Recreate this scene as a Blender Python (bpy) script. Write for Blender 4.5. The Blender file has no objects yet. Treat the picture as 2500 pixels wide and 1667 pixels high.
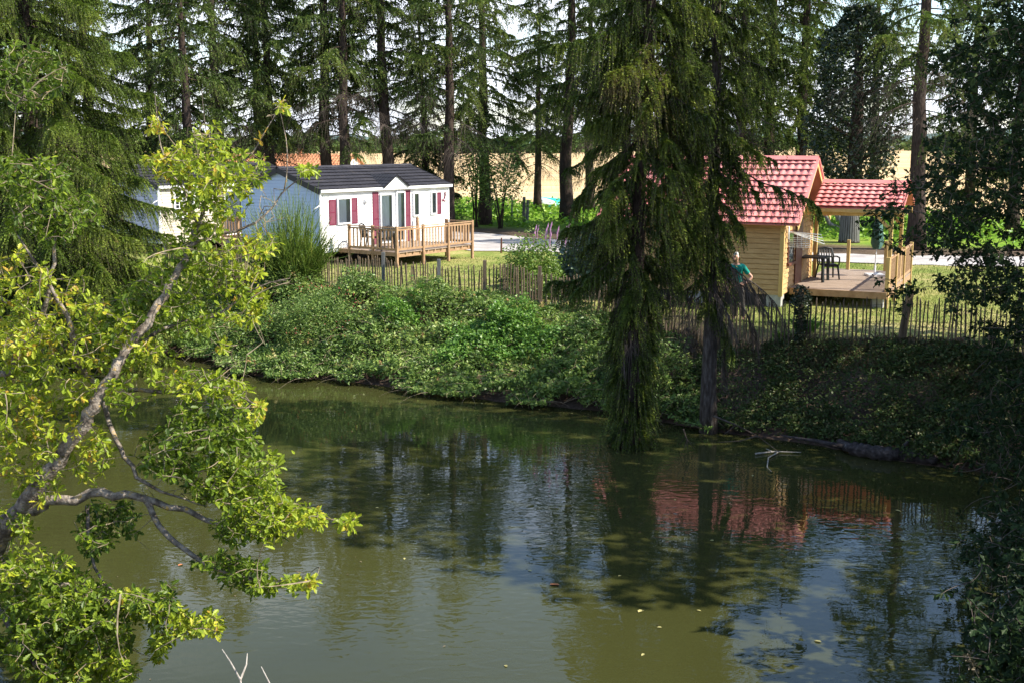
import bpy, random
import numpy as np
from math import *
from mathutils import Vector

S = bpy.context.scene
COL = S.collection
rng = np.random.default_rng(11)
UP = np.array([0., 0, 1])
A = lambda *p: np.array(p, float)

# ------------------------------------------------------------------ camera
CAM_H = 5.6
FPX = 2850.0
PITCH = atan((833.5 - 345) / FPX)
CPOS = A(0, 0, CAM_H)
_F = A(0, cos(PITCH), -sin(PITCH)); _U = A(0, sin(PITCH), cos(PITCH)); _R = A(1, 0, 0)
K = 2500 / 2352.0          # pixel notes were taken on a 2352 px wide view


def _ray(x, y):
    return _F + _R * ((x - 1250) / FPX) - _U * ((y - 833.5) / FPX)


def at_y(x, y, Y):         # point of the place at distance Y
    d = _ray(x * K, y * K)
    return CPOS + d * (Y / d[1])


def at_z(x, y, z):         # point of the place at height z
    d = _ray(x * K, y * K)
    return CPOS + d * ((z - CAM_H) / d[2])


cam = bpy.data.cameras.new('camera')
cam.sensor_width = 36; cam.lens = FPX / 2500 * 36
cam.clip_end = 8000; cam.clip_start = 0.05
camo = bpy.data.objects.new('camera', cam); COL.objects.link(camo)
camo.location = CPOS; camo.rotation_euler = (pi / 2 - PITCH, 0, 0)
S.camera = camo

# ------------------------------------------------------------------ materials
SUN_EL, SUN_AZ = radians(43), radians(-12)     # azimuth measured from +X towards +Y


def nt(name):
    m = bpy.data.materials.new(name); m.use_nodes = True
    t = m.node_tree; t.nodes.clear()
    return m, t


def nd(t, kind, ins=None, **kw):
    n = t.nodes.new(kind)
    for k, v in kw.items(): setattr(n, k, v)
    for k, v in (ins or {}).items():
        s = n.inputs[k]
        if hasattr(v, 'is_output') or isinstance(v, bpy.types.NodeSocket): t.links.new(v, s)
        else: s.default_value = v
    return n


def ramp(t, fac, stops, interp='LINEAR'):
    r = t.nodes.new('ShaderNodeValToRGB'); r.color_ramp.interpolation = interp
    e = r.color_ramp.elements
    while len(e) < len(stops): e.new(0.5)
    for el, (p, c) in zip(e, stops):
        el.position = p; el.color = (*c, 1) if len(c) == 3 else c
    t.links.new(fac, r.inputs[0])
    return r.outputs[0]


def surf(name, stops, scale=4., detail=5., rough=.7, bump=.3, bscale=None, stretch=(1, 1, 1), spec=.3, bdist=.02, coord='Object', metal=0.):
    m, t = nt(name)
    tc = nd(t, 'ShaderNodeTexCoord')
    mp = nd(t, 'ShaderNodeMapping', {0: tc.outputs[coord], 3: stretch})
    n = nd(t, 'ShaderNodeTexNoise', {'Vector': mp.outputs[0], 'Scale': scale, 'Detail': detail, 'Roughness': .6})
    c = ramp(t, n.outputs[0], stops)
    p = nd(t, 'ShaderNodeBsdfPrincipled', {'Base Color': c, 'Roughness': rough, 'Specular IOR Level': spec, 'Metallic': metal})
    if bump:
        n2 = nd(t, 'ShaderNodeTexNoise', {'Vector': mp.outputs[0], 'Scale': bscale or scale * 4, 'Detail': 4})
        b = nd(t, 'ShaderNodeBump', {'Strength': bump, 'Distance': bdist, 'Height': n2.outputs[0]})
        t.links.new(b.outputs[0], p.inputs['Normal'])
    o = nd(t, 'ShaderNodeOutputMaterial', {0: p.outputs[0]})
    return m


def leafmat(name, stops, trans=.35, gloss=.05, grough=.45):
    m, t = nt(name)
    a = nd(t, 'ShaderNodeAttribute', attribute_name='tint')
    c = ramp(t, a.outputs['Fac'], stops)
    d = nd(t, 'ShaderNodeBsdfDiffuse', {0: c})
    tr = nd(t, 'ShaderNodeBsdfTranslucent', {0: c})
    mx = nd(t, 'ShaderNodeMixShader', {0: trans, 1: d.outputs[0], 2: tr.outputs[0]})
    g = nd(t, 'ShaderNodeBsdfGlossy', {'Roughness': grough})
    m2 = nd(t, 'ShaderNodeMixShader', {0: gloss, 1: mx.outputs[0], 2: g.outputs[0]})
    nd(t, 'ShaderNodeOutputMaterial', {0: m2.outputs[0]})
    return m


M = {}
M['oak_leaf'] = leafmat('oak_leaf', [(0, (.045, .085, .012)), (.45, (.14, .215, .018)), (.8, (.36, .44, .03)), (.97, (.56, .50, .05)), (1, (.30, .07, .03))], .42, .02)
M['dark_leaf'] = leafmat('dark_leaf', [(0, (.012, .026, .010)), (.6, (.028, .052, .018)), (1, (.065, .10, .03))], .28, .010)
M['ivy_leaf'] = leafmat('ivy_leaf', [(0, (.010, .022, .008)), (.6, (.025, .048, .014)), (1, (.06, .09, .025))], .2, .06)
M['needle'] = leafmat('needle', [(0, (.030, .050, .011)), (.5, (.092, .140, .022)), (.85, (.23, .28, .04)), (1, (.12, .10, .04))], .25, .03)
M['needle_far'] = leafmat('needle_far', [(0, (.030, .052, .015)), (.5, (.098, .155, .032)), (.9, (.23, .28, .055)), (1, (.10, .07, .035))], .25, .02)
M['needle_warm'] = leafmat('needle_warm', [(0, (.045, .075, .014)), (.5, (.125, .195, .026)), (.9, (.26, .32, .05)), (1, (.17, .14, .04))], .28, .03)
M['bramble'] = leafmat('bramble', [(0, (.055, .105, .022)), (.5, (.165, .265, .055)), (.85, (.34, .42, .10)), (1, (.32, .20, .08))], .32, .03)
M['nettle'] = leafmat('nettle', [(0, (.06, .14, .02)), (.6, (.14, .29, .04)), (1, (.25, .40, .06))], .35, .04)
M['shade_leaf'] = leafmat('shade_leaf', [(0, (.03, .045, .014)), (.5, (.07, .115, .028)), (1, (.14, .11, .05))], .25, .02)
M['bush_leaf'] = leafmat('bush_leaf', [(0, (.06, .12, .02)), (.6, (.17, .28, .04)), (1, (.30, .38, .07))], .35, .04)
M['laurel_leaf'] = leafmat('laurel_leaf', [(0, (.03, .06, .03)), (.6, (.08, .14, .07)), (1, (.16, .23, .13))], .2, .12)
M['broom'] = leafmat('broom', [(0, (.04, .07, .012)), (.6, (.10, .17, .02)), (1, (.20, .22, .04))], .2, .03)
M['meadow'] = leafmat('meadow', [(0, (.08, .18, .015)), (.6, (.20, .38, .03)), (1, (.34, .46, .06))], .35, .03)
M['grass'] = leafmat('grass', [(0, (.10, .14, .03)), (.5, (.17, .22, .05)), (1, (.34, .29, .11))], .3, .02)
M['dry_grass'] = leafmat('dry_grass', [(0, (.06, .055, .03)), (.6, (.12, .10, .055)), (1, (.22, .18, .11))], .25, .02)
M['far_leaf'] = leafmat('far_leaf', [(0, (.05, .085, .03)), (.6, (.09, .14, .045)), (1, (.15, .19, .06))], .15, .0)
M['berry'] = surf('berry', [(.3, (.26, .022, .015)), (.7, (.42, .055, .02))], 20, bump=0, rough=.35)
M['bark'] = surf('bark', [(.3, (.05, .040, .034)), (.55, (.13, .105, .09)), (.75, (.20, .175, .155))], 5, stretch=(4, 4, .8), bump=.9, bscale=9, bdist=.05, rough=.9, spec=.1)
M['bark_dark'] = surf('bark_dark', [(.3, (.030, .022, .018)), (.6, (.075, .055, .045)), (.8, (.12, .10, .085))], 5, stretch=(4, 4, .8), bump=.9, bscale=9, bdist=.05, rough=.9, spec=.1)
M['bark_s2'] = surf('bark_s2', [(.3, (.04, .03, .026)), (.5, (.10, .08, .07)), (.72, (.22, .19, .17))], 5, stretch=(4, 4, .8), bump=.9, bscale=9, bdist=.05, rough=.9, spec=.1)
M['oak_bark'] = surf('oak_bark', [(.3, (.05, .04, .033)), (.46, (.16, .13, .105)), (.58, (.30, .26, .22)), (.70, (.46, .29, .06))], 11, bump=1., bscale=34, bdist=.02, rough=.9, spec=.1)
M['twig'] = surf('twig', [(.35, (.12, .09, .06)), (.6, (.30, .25, .17)), (.75, (.42, .27, .07))], 9, bump=0, rough=.9, spec=.1)
M['dead_twig'] = surf('dead_twig', [(.3, (.05, .038, .03)), (.7, (.14, .115, .10))], 6, bump=0, rough=.9, spec=.1)
M['bleached'] = surf('bleached', [(.3, (.22, .19, .16)), (.7, (.55, .50, .44))], 5, stretch=(3, 3, .7), bump=.5, rough=.9, spec=.1)
M['picket'] = surf('picket', [(.3, (.085, .062, .040)), (.6, (.20, .152, .105)), (.8, (.30, .245, .18))], 3, stretch=(6, 6, .6), bump=.5, rough=.9, spec=.1)
M['post_wood'] = surf('post_wood', [(.3, (.10, .10, .095)), (.7, (.22, .215, .20))], 4, stretch=(5, 5, .6), bump=.5, rough=.9, spec=.1)
M['deck_wood'] = surf('deck_wood', [(.3, (.26, .155, .085)), (.7, (.42, .27, .16))], 3, stretch=(2, 2, 2), bump=.2, rough=.75, spec=.2)
M['deck_floor'] = surf('deck_floor', [(.3, (.22, .165, .125)), (.7, (.37, .29, .23))], 3, stretch=(1, 8, 1), bump=.2, rough=.8, spec=.2)
M['pine'] = surf('pine', [(.3, (.40, .24, .10)), (.6, (.54, .35, .165)), (.8, (.60, .42, .22))], 3, stretch=(1, 1, 6), bump=.15, rough=.7, spec=.2)
M['pine_trim'] = surf('pine_trim', [(.3, (.50, .33, .12)), (.7, (.64, .46, .20))], 3, stretch=(3, 3, .6), bump=.1, rough=.7, spec=.2)
M['white_siding'] = surf('white_siding', [(.3, (.80, .79, .77)), (.7, (.87, .86, .85))], 1.5, bump=.03, rough=.5, spec=.4)
M['blue_siding'] = surf('blue_siding', [(.3, (.40, .51, .74)), (.7, (.44, .56, .79))], 1.5, bump=.03, rough=.5, spec=.4)
M['cream_siding'] = surf('cream_siding', [(.3, (.58, .51, .41)), (.7, (.64, .57, .47))], 1.5, bump=.03, rough=.5, spec=.4)
M['lilac_siding'] = surf('lilac_siding', [(.3, (.42, .45, .58)), (.7, (.47, .50, .62))], 1.5, bump=.03, rough=.5, spec=.4)
M['white_paint'] = surf('white_paint', [(.3, (.76, .76, .76)), (.7, (.82, .82, .82))], 3, bump=0, rough=.4, spec=.4)
M['roof_grey'] = surf('roof_grey', [(.3, (.030, .030, .036)), (.55, (.045, .044, .052)), (.8, (.075, .068, .065))], 2.2, bump=.1, rough=.75, spec=.15)
M['roof_trim'] = surf('roof_trim', [(.3, (.018, .018, .022)), (.7, (.028, .028, .033))], 3, bump=0, rough=.5)
M['roof_red'] = surf('roof_red', [(.3, (.52, .17, .155)), (.55, (.68, .25, .225)), (.75, (.73, .33, .30))], 1.1, bump=.05, rough=.6, spec=.25)
M['roof_orange'] = surf('roof_orange', [(.3, (.50, .20, .09)), (.7, (.62, .30, .15))], 2, bump=.2, rough=.8)
M['shutter'] = surf('shutter', [(.3, (.14, .020, .045)), (.7, (.19, .030, .060))], 4, bump=.05, rough=.5)
M['red_brown'] = surf('red_brown', [(.3, (.09, .030, .018)), (.7, (.15, .055, .032))], 4, stretch=(3, 3, .6), bump=.1, rough=.5)
M['plastic_dark'] = surf('plastic_dark', [(.3, (.016, .020, .022)), (.7, (.026, .030, .032))], 8, bump=.03, rough=.45)
M['metal_white'] = surf('metal_white', [(.3, (.62, .64, .66)), (.7, (.72, .73, .75))], 8, bump=0, rough=.4)
M['parasol_green'] = surf('parasol_green', [(.3, (.04, .10, .085)), (.7, (.07, .15, .13))], 6, bump=.2, rough=.8)
M['concrete'] = surf('concrete', [(.3, (.30, .29, .27)), (.7, (.46, .45, .43))], 6, bump=.4, rough=.9)
M['dark_metal'] = surf('dark_metal', [(.3, (.02, .02, .02)), (.7, (.04, .036, .032))], 6, bump=.1, rough=.6)
M['boat_white'] = surf('boat_white', [(.3, (.50, .54, .54)), (.7, (.68, .72, .72))], 3, bump=.1, rough=.4)
M['boat_teal'] = surf('boat_teal', [(.3, (.02, .34, .30)), (.7, (.035, .46, .41))], 3, bump=.1, rough=.4)
M['polo'] = surf('polo', [(.3, (.005, .19, .15)), (.7, (.01, .27, .21))], 8, bump=.4, bscale=14, bdist=.03, rough=.9)
M['trousers'] = surf('trousers', [(.3, (.055, .048, .042)), (.7, (.09, .08, .07))], 8, bump=.4, bscale=14, bdist=.03, rough=.9)
M['skin'] = surf('skin', [(.3, (.50, .27, .19)), (.7, (.60, .34, .25))], 12, bump=0, rough=.55)
M['hair'] = surf('hair', [(.3, (.50, .48, .45)), (.7, (.74, .72, .69))], 40, bump=.5, rough=.8)
M['cone'] = surf('cone', [(.3, (.24, .12, .06)), (.7, (.40, .22, .12))], 30, bump=.6, rough=.8)
M['flower'] = surf('flower', [(.3, (.40, .16, .34)), (.7, (.60, .34, .52))], 20, bump=0, rough=.9)
M['curtain'] = surf('curtain', [(.3, (.80, .82, .82)), (.7, (.88, .90, .90))], 5, stretch=(8, 8, .2), bump=.3, rough=.9)
M['log'] = surf('log', [(.3, (.02, .016, .015)), (.55, (.06, .048, .045)), (.68, (.12, .10, .095)), (.74, (.40, .38, .36))], 9, bump=.8, bscale=14, bdist=.04, rough=.8)
M['gravel'] = surf('gravel', [(.3, (.30, .275, .26)), (.5, (.42, .39, .37)), (.7, (.52, .49, .47))], 1.1, detail=12, bump=.7, bscale=28, bdist=.03, rough=.95, spec=.1)


def glassmat():
    m, t = nt('window_glass')
    tr = nd(t, 'ShaderNodeBsdfTransparent', {0: (.94, .97, .97, 1)})
    g = nd(t, 'ShaderNodeBsdfGlossy', {0: (1, 1, 1, 1), 'Roughness': .03})
    f = nd(t, 'ShaderNodeFresnel', {0: 1.5})
    mx = nd(t, 'ShaderNodeMixShader', {0: f.outputs[0], 1: tr.outputs[0], 2: g.outputs[0]})
    nd(t, 'ShaderNodeOutputMaterial', {0: mx.outputs[0]})
    return m


M['glass'] = glassmat()


def groundmat():
    m, t = nt('ground_cover')
    tc = nd(t, 'ShaderNodeTexCoord')
    P = tc.outputs['Object']
    n1 = nd(t, 'ShaderNodeTexNoise', {'Vector': P, 'Scale': .55, 'Detail': 8, 'Roughness': .65})
    n2 = nd(t, 'ShaderNodeTexNoise', {'Vector': P, 'Scale': 14., 'Detail': 6, 'Roughness': .7})
    mixn = nd(t, 'ShaderNodeMath', {0: n1.outputs[0], 1: n2.outputs[0]}, operation='ADD')
    half = nd(t, 'ShaderNodeMath', {0: mixn.outputs[0], 1: .5}, operation='MULTIPLY')
    lawn = ramp(t, half.outputs[0], [(.36, (.10, .15, .03)), (.47, (.19, .23, .055)), (.55, (.33, .30, .11)), (.64, (.42, .33, .18))])
    soil = ramp(t, half.outputs[0], [(.35, (.035, .024, .018)), (.5, (.085, .058, .045)), (.65, (.17, .12, .09))])
    mp = nd(t, 'ShaderNodeMapping', {0: P, 3: (.02, .25, 1)})
    n3 = nd(t, 'ShaderNodeTexNoise', {'Vector': mp.outputs[0], 'Scale': 1.2, 'Detail': 7})
    field = ramp(t, n3.outputs[0], [(.3, (.50, .33, .16)), (.5, (.62, .44, .23)), (.7, (.66, .50, .30))])
    green = ramp(t, half.outputs[0], [(.36, (.08, .16, .015)), (.5, (.16, .28, .03)), (.65, (.30, .34, .07))])
    az = {k: nd(t, 'ShaderNodeAttribute', attribute_name=k).outputs['Fac'] for k in ('soil', 'field', 'green')}
    c = lawn
    for k, col in (('soil', soil), ('green', green), ('field', field)):
        mx = nd(t, 'ShaderNodeMix', data_type='RGBA')
        t.links.new(az[k], mx.inputs[0]); t.links.new(c, mx.inputs[6]); t.links.new(col, mx.inputs[7])
        c = mx.outputs[2]
    b = nd(t, 'ShaderNodeBump', {'Strength': .6, 'Distance': .05, 'Height': n2.outputs[0]})
    p = nd(t, 'ShaderNodeBsdfPrincipled', {'Base Color': c, 'Roughness': .95, 'Specular IOR Level': .05, 'Normal': b.outputs[0]})
    nd(t, 'ShaderNodeOutputMaterial', {0: p.outputs[0]})
    return m


M['ground'] = groundmat()


def watermat():
    m, t = nt('pond_water')
    tc = nd(t, 'ShaderNodeTexCoord')
    P = tc.outputs['Object']
    # breeze patches: ripples strong in places, calm elsewhere
    br = nd(t, 'ShaderNodeTexNoise', {'Vector': P, 'Scale': .13, 'Detail': 2})
    bm = nd(t, 'ShaderNodeMapRange', {0: br.outputs[0], 1: .38, 2: .62, 3: .12, 4: 1.0})
    mp = nd(t, 'ShaderNodeMapping', {0: P, 2: (0, 0, radians(12)), 3: (1.1, 2.0, 1)})
    n1 = nd(t, 'ShaderNodeTexNoise', {'Vector': mp.outputs[0], 'Scale': 3.6, 'Detail': 1.5, 'Roughness': .45, 'Distortion': .6})
    mp2 = nd(t, 'ShaderNodeMapping', {0: P, 2: (0, 0, radians(-16)), 3: (.6, 1.6, 1)})
    n2 = nd(t, 'ShaderNodeTexNoise', {'Vector': mp2.outputs[0], 'Scale': .8, 'Detail': 1.5})
    h1 = nd(t, 'ShaderNodeMath', {0: n1.outputs[0], 1: bm.outputs[0]}, operation='MULTIPLY')
    h = nd(t, 'ShaderNodeMath', {0: n2.outputs[0], 1: .45, 2: h1.outputs[0]}, operation='MULTIPLY_ADD')
    b = nd(t, 'ShaderNodeBump', {'Strength': .6, 'Distance': .0078, 'Height': h.outputs[0]})
    nz = nd(t, 'ShaderNodeTexNoise', {'Vector': P, 'Scale': .25, 'Detail': 3})
    c = ramp(t, nz.outputs[0], [(.3, (.036, .038, .011)), (.7, (.048, .050, .016))])
    d = nd(t, 'ShaderNodeBsdfDiffuse', {0: c})
    g = nd(t, 'ShaderNodeBsdfGlossy', {0: (1, 1, 1, 1), 'Roughness': .015, 'Normal': b.outputs[0]})
    f = nd(t, 'ShaderNodeFresnel', {0: 1.36, 'Normal': b.outputs[0]})
    mx = nd(t, 'ShaderNodeMixShader', {0: f.outputs[0], 1: d.outputs[0], 2: g.outputs[0]})
    nd(t, 'ShaderNodeOutputMaterial', {0: mx.outputs[0]})
    return m


M['water'] = watermat()


# ------------------------------------------------------------------ mesh helpers
class MB:
    def __init__(s):
        s.V = []; s.n = 0; s.F = []; s.T = []; s.M = []

    def add(s, V, F, m=0, tint=.5):
        V = np.asarray(V, float).reshape(-1, 3); F = np.asarray(F, np.int64)
        s.V.append(V); s.F.append(F + s.n); s.n += len(V)
        k = len(F)
        s.T.append(np.broadcast_to(np.asarray(tint, float), (k,)).copy())
        s.M.append(np.full(k, m, np.int32))
        return s

    def build(s, name, mats, parent=None, smooth=False):
        me = bpy.data.meshes.new(name)
        if not isinstance(mats, (list, tuple)): mats = [mats]
        for x in mats: me.materials.append(M[x] if isinstance(x, str) else x)
        if s.V:
            V = np.concatenate(s.V)
            me.vertices.add(len(V)); me.vertices.foreach_set('co', V.astype(np.float32).ravel())
            L = np.concatenate([f.ravel() for f in s.F])
            sz = np.concatenate([np.full(len(f), f.shape[1]) for f in s.F])
            me.loops.add(len(L)); me.loops.foreach_set('vertex_index', L.astype(np.int32))
            me.polygons.add(len(sz))
            me.polygons.foreach_set('loop_start', np.concatenate([[0], np.cumsum(sz)[:-1]]).astype(np.int32))
            me.polygons.foreach_set('material_index', np.concatenate(s.M))
            me.polygons.foreach_set('use_smooth', np.full(len(sz), bool(smooth)))
            at = me.attributes.new('tint', 'FLOAT', 'FACE')
            at.data.foreach_set('value', np.concatenate(s.T).astype(np.float32))
            me.update(calc_edges=True)
        o = bpy.data.objects.new(name, me); COL.objects.link(o)
        if parent is not None: o.parent = parent
        return o


def tag(o, label=None, cat=None, group=None, kind=None):
    if label: o['label'] = label
    if cat: o['category'] = cat
    if group: o['group'] = group
    if kind: o['kind'] = kind
    return o


def empty(name, loc, rz=0, label=None, cat=None, group=None):
    o = bpy.data.objects.new(name, None); COL.objects.link(o)
    o.location = Vector(loc); o.rotation_euler = (0, 0, rz); o.empty_display_size = .2
    return tag(o, label, cat, group)


def copy_tree(o, parent=None):
    c = o.copy(); COL.objects.link(c)
    if parent is not None: c.parent = parent
    for ch in o.children: copy_tree(ch, c)
    return c


BOXF = [(0, 3, 2, 1), (4, 5, 6, 7), (0, 1, 5, 4), (1, 2, 6, 5), (2, 3, 7, 6), (3, 0, 4, 7)]


def bx(mb, x0, x1, y0, y1, z0, z1, m=0):
    mb.add([(x0, y0, z0), (x1, y0, z0), (x1, y1, z0), (x0, y1, z0), (x0, y0, z1), (x1, y0, z1), (x1, y1, z1), (x0, y1, z1)], BOXF, m)
    return mb


def bar(mb, a, b, w, h, m=0, side=None):
    """a square-section bar from a to b"""
    a = np.asarray(a, float); b = np.asarray(b, float); d = b - a; d = d / np.linalg.norm(d)
    s = np.cross(d, UP) if side is None else np.asarray(side, float)
    if np.linalg.norm(s) < 1e-3: s = A(1, 0, 0)
    s = s / np.linalg.norm(s); u = np.cross(s, d)
    q = [-s * w / 2 - u * h / 2, s * w / 2 - u * h / 2, s * w / 2 + u * h / 2, -s * w / 2 + u * h / 2]
    mb.add([a + k for k in q] + [b + k for k in q], BOXF, m)
    return mb


def tube(mb, pts, rad, n=6, m=0, cap=True, tint=.5):
    P = np.asarray(pts, float); k = len(P)
    rad = np.broadcast_to(np.asarray(rad, float), (k,))
    T = np.gradient(P, axis=0); T /= np.linalg.norm(T, axis=1)[:, None] + 1e-9
    u = np.cross(T[0], A(.31, .93, .2)); u /= np.linalg.norm(u)
    an = np.arange(n) * 2 * pi / n
    V = np.empty((k, n, 3))
    for i in range(k):
        u = u - T[i] * (u @ T[i]); u /= np.linalg.norm(u) + 1e-9
        w = np.cross(T[i], u)
        V[i] = P[i] + rad[i] * (np.cos(an)[:, None] * u + np.sin(an)[:, None] * w)
    i, j = np.meshgrid(np.arange(k - 1), np.arange(n), indexing='ij')
    j2 = (j + 1) % n
    F = np.stack([i * n + j, i * n + j2, (i + 1) * n + j2, (i + 1) * n + j], -1).reshape(-1, 4)
    mb.add(V.reshape(-1, 3), F, m, tint)
    if cap and n > 2:
        base = mb.n - k * n
        for off, rev in ((0, 1), ((k - 1) * n, 0)):
            f = np.arange(n) + off
            mb.F.append((f[::-1] if rev else f)[None, :] + base); mb.T.append(np.array([.5 if np.ndim(tint) else tint])); mb.M.append(np.array([m], np.int32))
    return mb


def bez(P0, P1, P2, t):
    t = t[..., None]
    return (1 - t) ** 2 * P0 + 2 * t * (1 - t) * P1 + t ** 2 * P2


def unit(v):
    return v / (np.linalg.norm(v, axis=-1, keepdims=True) + 1e-9)


def needles(mb, P0, P1, P2, K_, w, rs, tint, m=0, bw=.42, fwd=.8):
    """twigs (quadratic arcs) clothed with K_ little blades each"""
    n = len(P0)
    t = (np.arange(K_)[None, :] + rs.random((n, K_))) / K_
    p = bez(P0[:, None], P1[:, None], P2[:, None], t)
    tan = unit(2 * (1 - t)[..., None] * (P1 - P0)[:, None] + 2 * t[..., None] * (P2 - P1)[:, None])
    r = rs.normal(size=(n, K_, 3)); u = unit(np.cross(tan, r)); b = np.cross(tan, u)
    ww = (w * (.7 + .6 * rs.random((n, K_))) * (1 - .45 * t))[..., None]
    a = p + tan * ww * fwd + u * ww
    V = np.stack([p - b * ww * bw - tan * ww * .25, p + b * ww * bw - tan * ww * .25, a], 2).reshape(-1, 3)
    F = np.arange(n * K_ * 3).reshape(-1, 3)
    tt = np.clip(tint[:, None] + .25 * (t - .5) + rs.normal(size=(n, K_)) * .10, 0, 1).ravel()
    mb.add(V, F, m, tt)


def strips(mb, P0, P1, P2, w, m=0, tint=.5, seg=3):
    """thin twigs as three-sided slivers"""
    n = len(P0)
    t = np.linspace(0, 1, seg + 1)
    p = bez(P0[:, None], P1[:, None], P2[:, None], np.broadcast_to(t, (n, seg + 1)))
    d = unit(P2 - P0); u = unit(np.cross(d, A(.3, .5, .1) + 0 * d)); v = np.cross(d, u)
    ww = (w * (1 - .6 * t))[None, :, None]
    ring = np.stack([p + u[:, None] * ww, p + (-.5 * u + .87 * v)[:, None] * ww, p + (-.5 * u - .87 * v)[:, None] * ww], 2)
    base = (np.arange(n) * (seg + 1) * 3)[:, None, None]
    i = np.arange(seg)[None, :, None]; j = np.arange(3)[None, None, :]; j2 = (j + 1) % 3
    F = np.stack([base + i * 3 + j, base + i * 3 + j2, base + (i + 1) * 3 + j2, base + (i + 1) * 3 + j], -1).reshape(-1, 4)
    mb.add(ring.reshape(-1, 3), F, m, tint)


_half = np.array([(0, 0), (.16, .05), (.24, .15), (.36, .11), (.47, .24), (.58, .16), (.72, .27), (.82, .16), (.93, .14), (1, 0)])
OAK = ([(x, y, .30 * y - .12 * x * x) for x, y in _half] + [(x, -y, .30 * y - .12 * x * x) for x, y in _half[1:-1][::-1]],
       [tuple(range(10)), (0, 9) + tuple(range(10, 18))])
DIA = ([(0, 0, 0), (.45, .30, .08), (1, 0, -.1), (.45, -.30, .08)], [(0, 1, 2), (0, 2, 3)])
OVAL = ([(0, 0, 0), (.25, .24, .06), (.65, .26, .04), (1, 0, -.1), (.65, -.26, .04), (.25, -.24, .06)], [(0, 1, 2, 3), (0, 3, 4, 5)])
SMALLOAK = ([(0, 0, 0), (.3, .2, .05), (.4, .12, .03), (.65, .30, .05), (.75, .15, .0), (1, 0, -.1), (.75, -.15, .0), (.65, -.30, .05), (.4, -.12, .03), (.3, -.2, .05)],
            [(0, 1, 2, 3, 4, 5), (0, 5, 6, 7, 8, 9)])


def leaves(mb, P, X, Z, size, tint, tpl=DIA, m=0):
    n = len(P)
    X = unit(X); Y = unit(np.cross(Z, X)); Z = np.cross(X, Y)
    T = np.array(tpl[0]); s = np.broadcast_to(np.asarray(size, float), (n,))[:, None, None]
    V = P[:, None] + s * (T[None, :, 0:1] * X[:, None] + T[None, :, 1:2] * Y[:, None] + T[None, :, 2:3] * Z[:, None])
    k = len(T)
    tint = np.broadcast_to(np.asarray(tint, float), (n,))
    st = mb.n; V = V.reshape(-1, 3)
    mb.V.append(V); mb.n += len(V)
    for f in tpl[1]:
        F = np.array(f)[None, :] + (np.arange(n) * k)[:, None]
        mb.F.append(F + st); mb.T.append(tint.copy()); mb.M.append(np.full(n, m, np.int32))


def leaf_cloud(mb, P, size, rs, tint, up=.8, tpl=DIA, m=0):
    n = len(P)
    X = rs.normal(size=(n, 3)); X[:, 2] *= .6
    Z = unit(rs.normal(size=(n, 3))) * .7 + UP * up
    leaves(mb, P, X, Z, size * (.6 + .8 * rs.random(n)), tint, tpl, m)


def vnoise(x, y, s, seed=0):
    """smooth value noise in -1..1"""
    r = np.random.default_rng(seed); T = r.random((64, 64)) * 2 - 1
    x = np.asarray(x, float) / s + 1000; y = np.asarray(y, float) / s + 1000
    i = np.floor(x).astype(int); j = np.floor(y).astype(int); fx = x - i; fy = y - j
    fx = fx * fx * (3 - 2 * fx); fy = fy * fy * (3 - 2 * fy)
    g = lambda a, b: T[a % 64, b % 64]
    return (g(i, j) * (1 - fx) + g(i + 1, j) * fx) * (1 - fy) + (g(i, j + 1) * (1 - fx) + g(i + 1, j + 1) * fx) * fy


# ------------------------------------------------------------------ world + sun
w = bpy.data.worlds.new('World'); S.world = w; w.use_nodes = True
t = w.node_tree; t.nodes.clear()
sky = nd(t, 'ShaderNodeTexSky', sky_type='NISHITA')
sky.sun_disc = False; sky.sun_elevation = SUN_EL; sky.sun_rotation = pi / 2 - SUN_AZ
sky.altitude = 50; sky.air_density = 1.0; sky.dust_density = .6; sky.ozone_density = 1.5
tc = nd(t, 'ShaderNodeTexCoord')
sx = nd(t, 'ShaderNodeSeparateXYZ', {0: tc.outputs['Generated']})
zz = nd(t, 'ShaderNodeMath', {0: sx.outputs[2], 1: .12}, operation='ADD')
zz = nd(t, 'ShaderNodeMath', {0: zz.outputs[0], 1: .03}, operation='MAXIMUM')
ux = nd(t, 'ShaderNodeMath', {0: sx.outputs[0], 1: zz.outputs[0]}, operation='DIVIDE')
uy = nd(t, 'ShaderNodeMath', {0: sx.outputs[1], 1: zz.outputs[0]}, operation='DIVIDE')
cv = nd(t, 'ShaderNodeCombineXYZ', {0: ux.outputs[0], 1: uy.outputs[0], 2: 3.7})
cn = nd(t, 'ShaderNodeTexNoise', {'Vector': cv.outputs[0], 'Scale': .75, 'Detail': 8, 'Roughness': .55, 'Distortion': .3})
lo = nd(t, 'ShaderNodeMapRange', {0: sx.outputs[2], 1: .05, 2: .42, 3: .13, 4: -.08})
cs = nd(t, 'ShaderNodeMath', {0: cn.outputs[0], 1: lo.outputs[0]}, operation='ADD')
cf = nd(t, 'ShaderNodeMapRange', {0: cs.outputs[0], 1: .50, 2: .64, 3: 0., 4: .95})
mx = nd(t, 'ShaderNodeMix', data_type='RGBA')
t.links.new(cf.outputs[0], mx.inputs[0]); t.links.new(sky.outputs[0], mx.inputs[6]); mx.inputs[7].default_value = (5.6, 5.9, 6.6, 1)
bg = nd(t, 'ShaderNodeBackground', {0: mx.outputs[2], 1: .145})
nd(t, 'ShaderNodeOutputWorld', {0: bg.outputs[0]})

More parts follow.
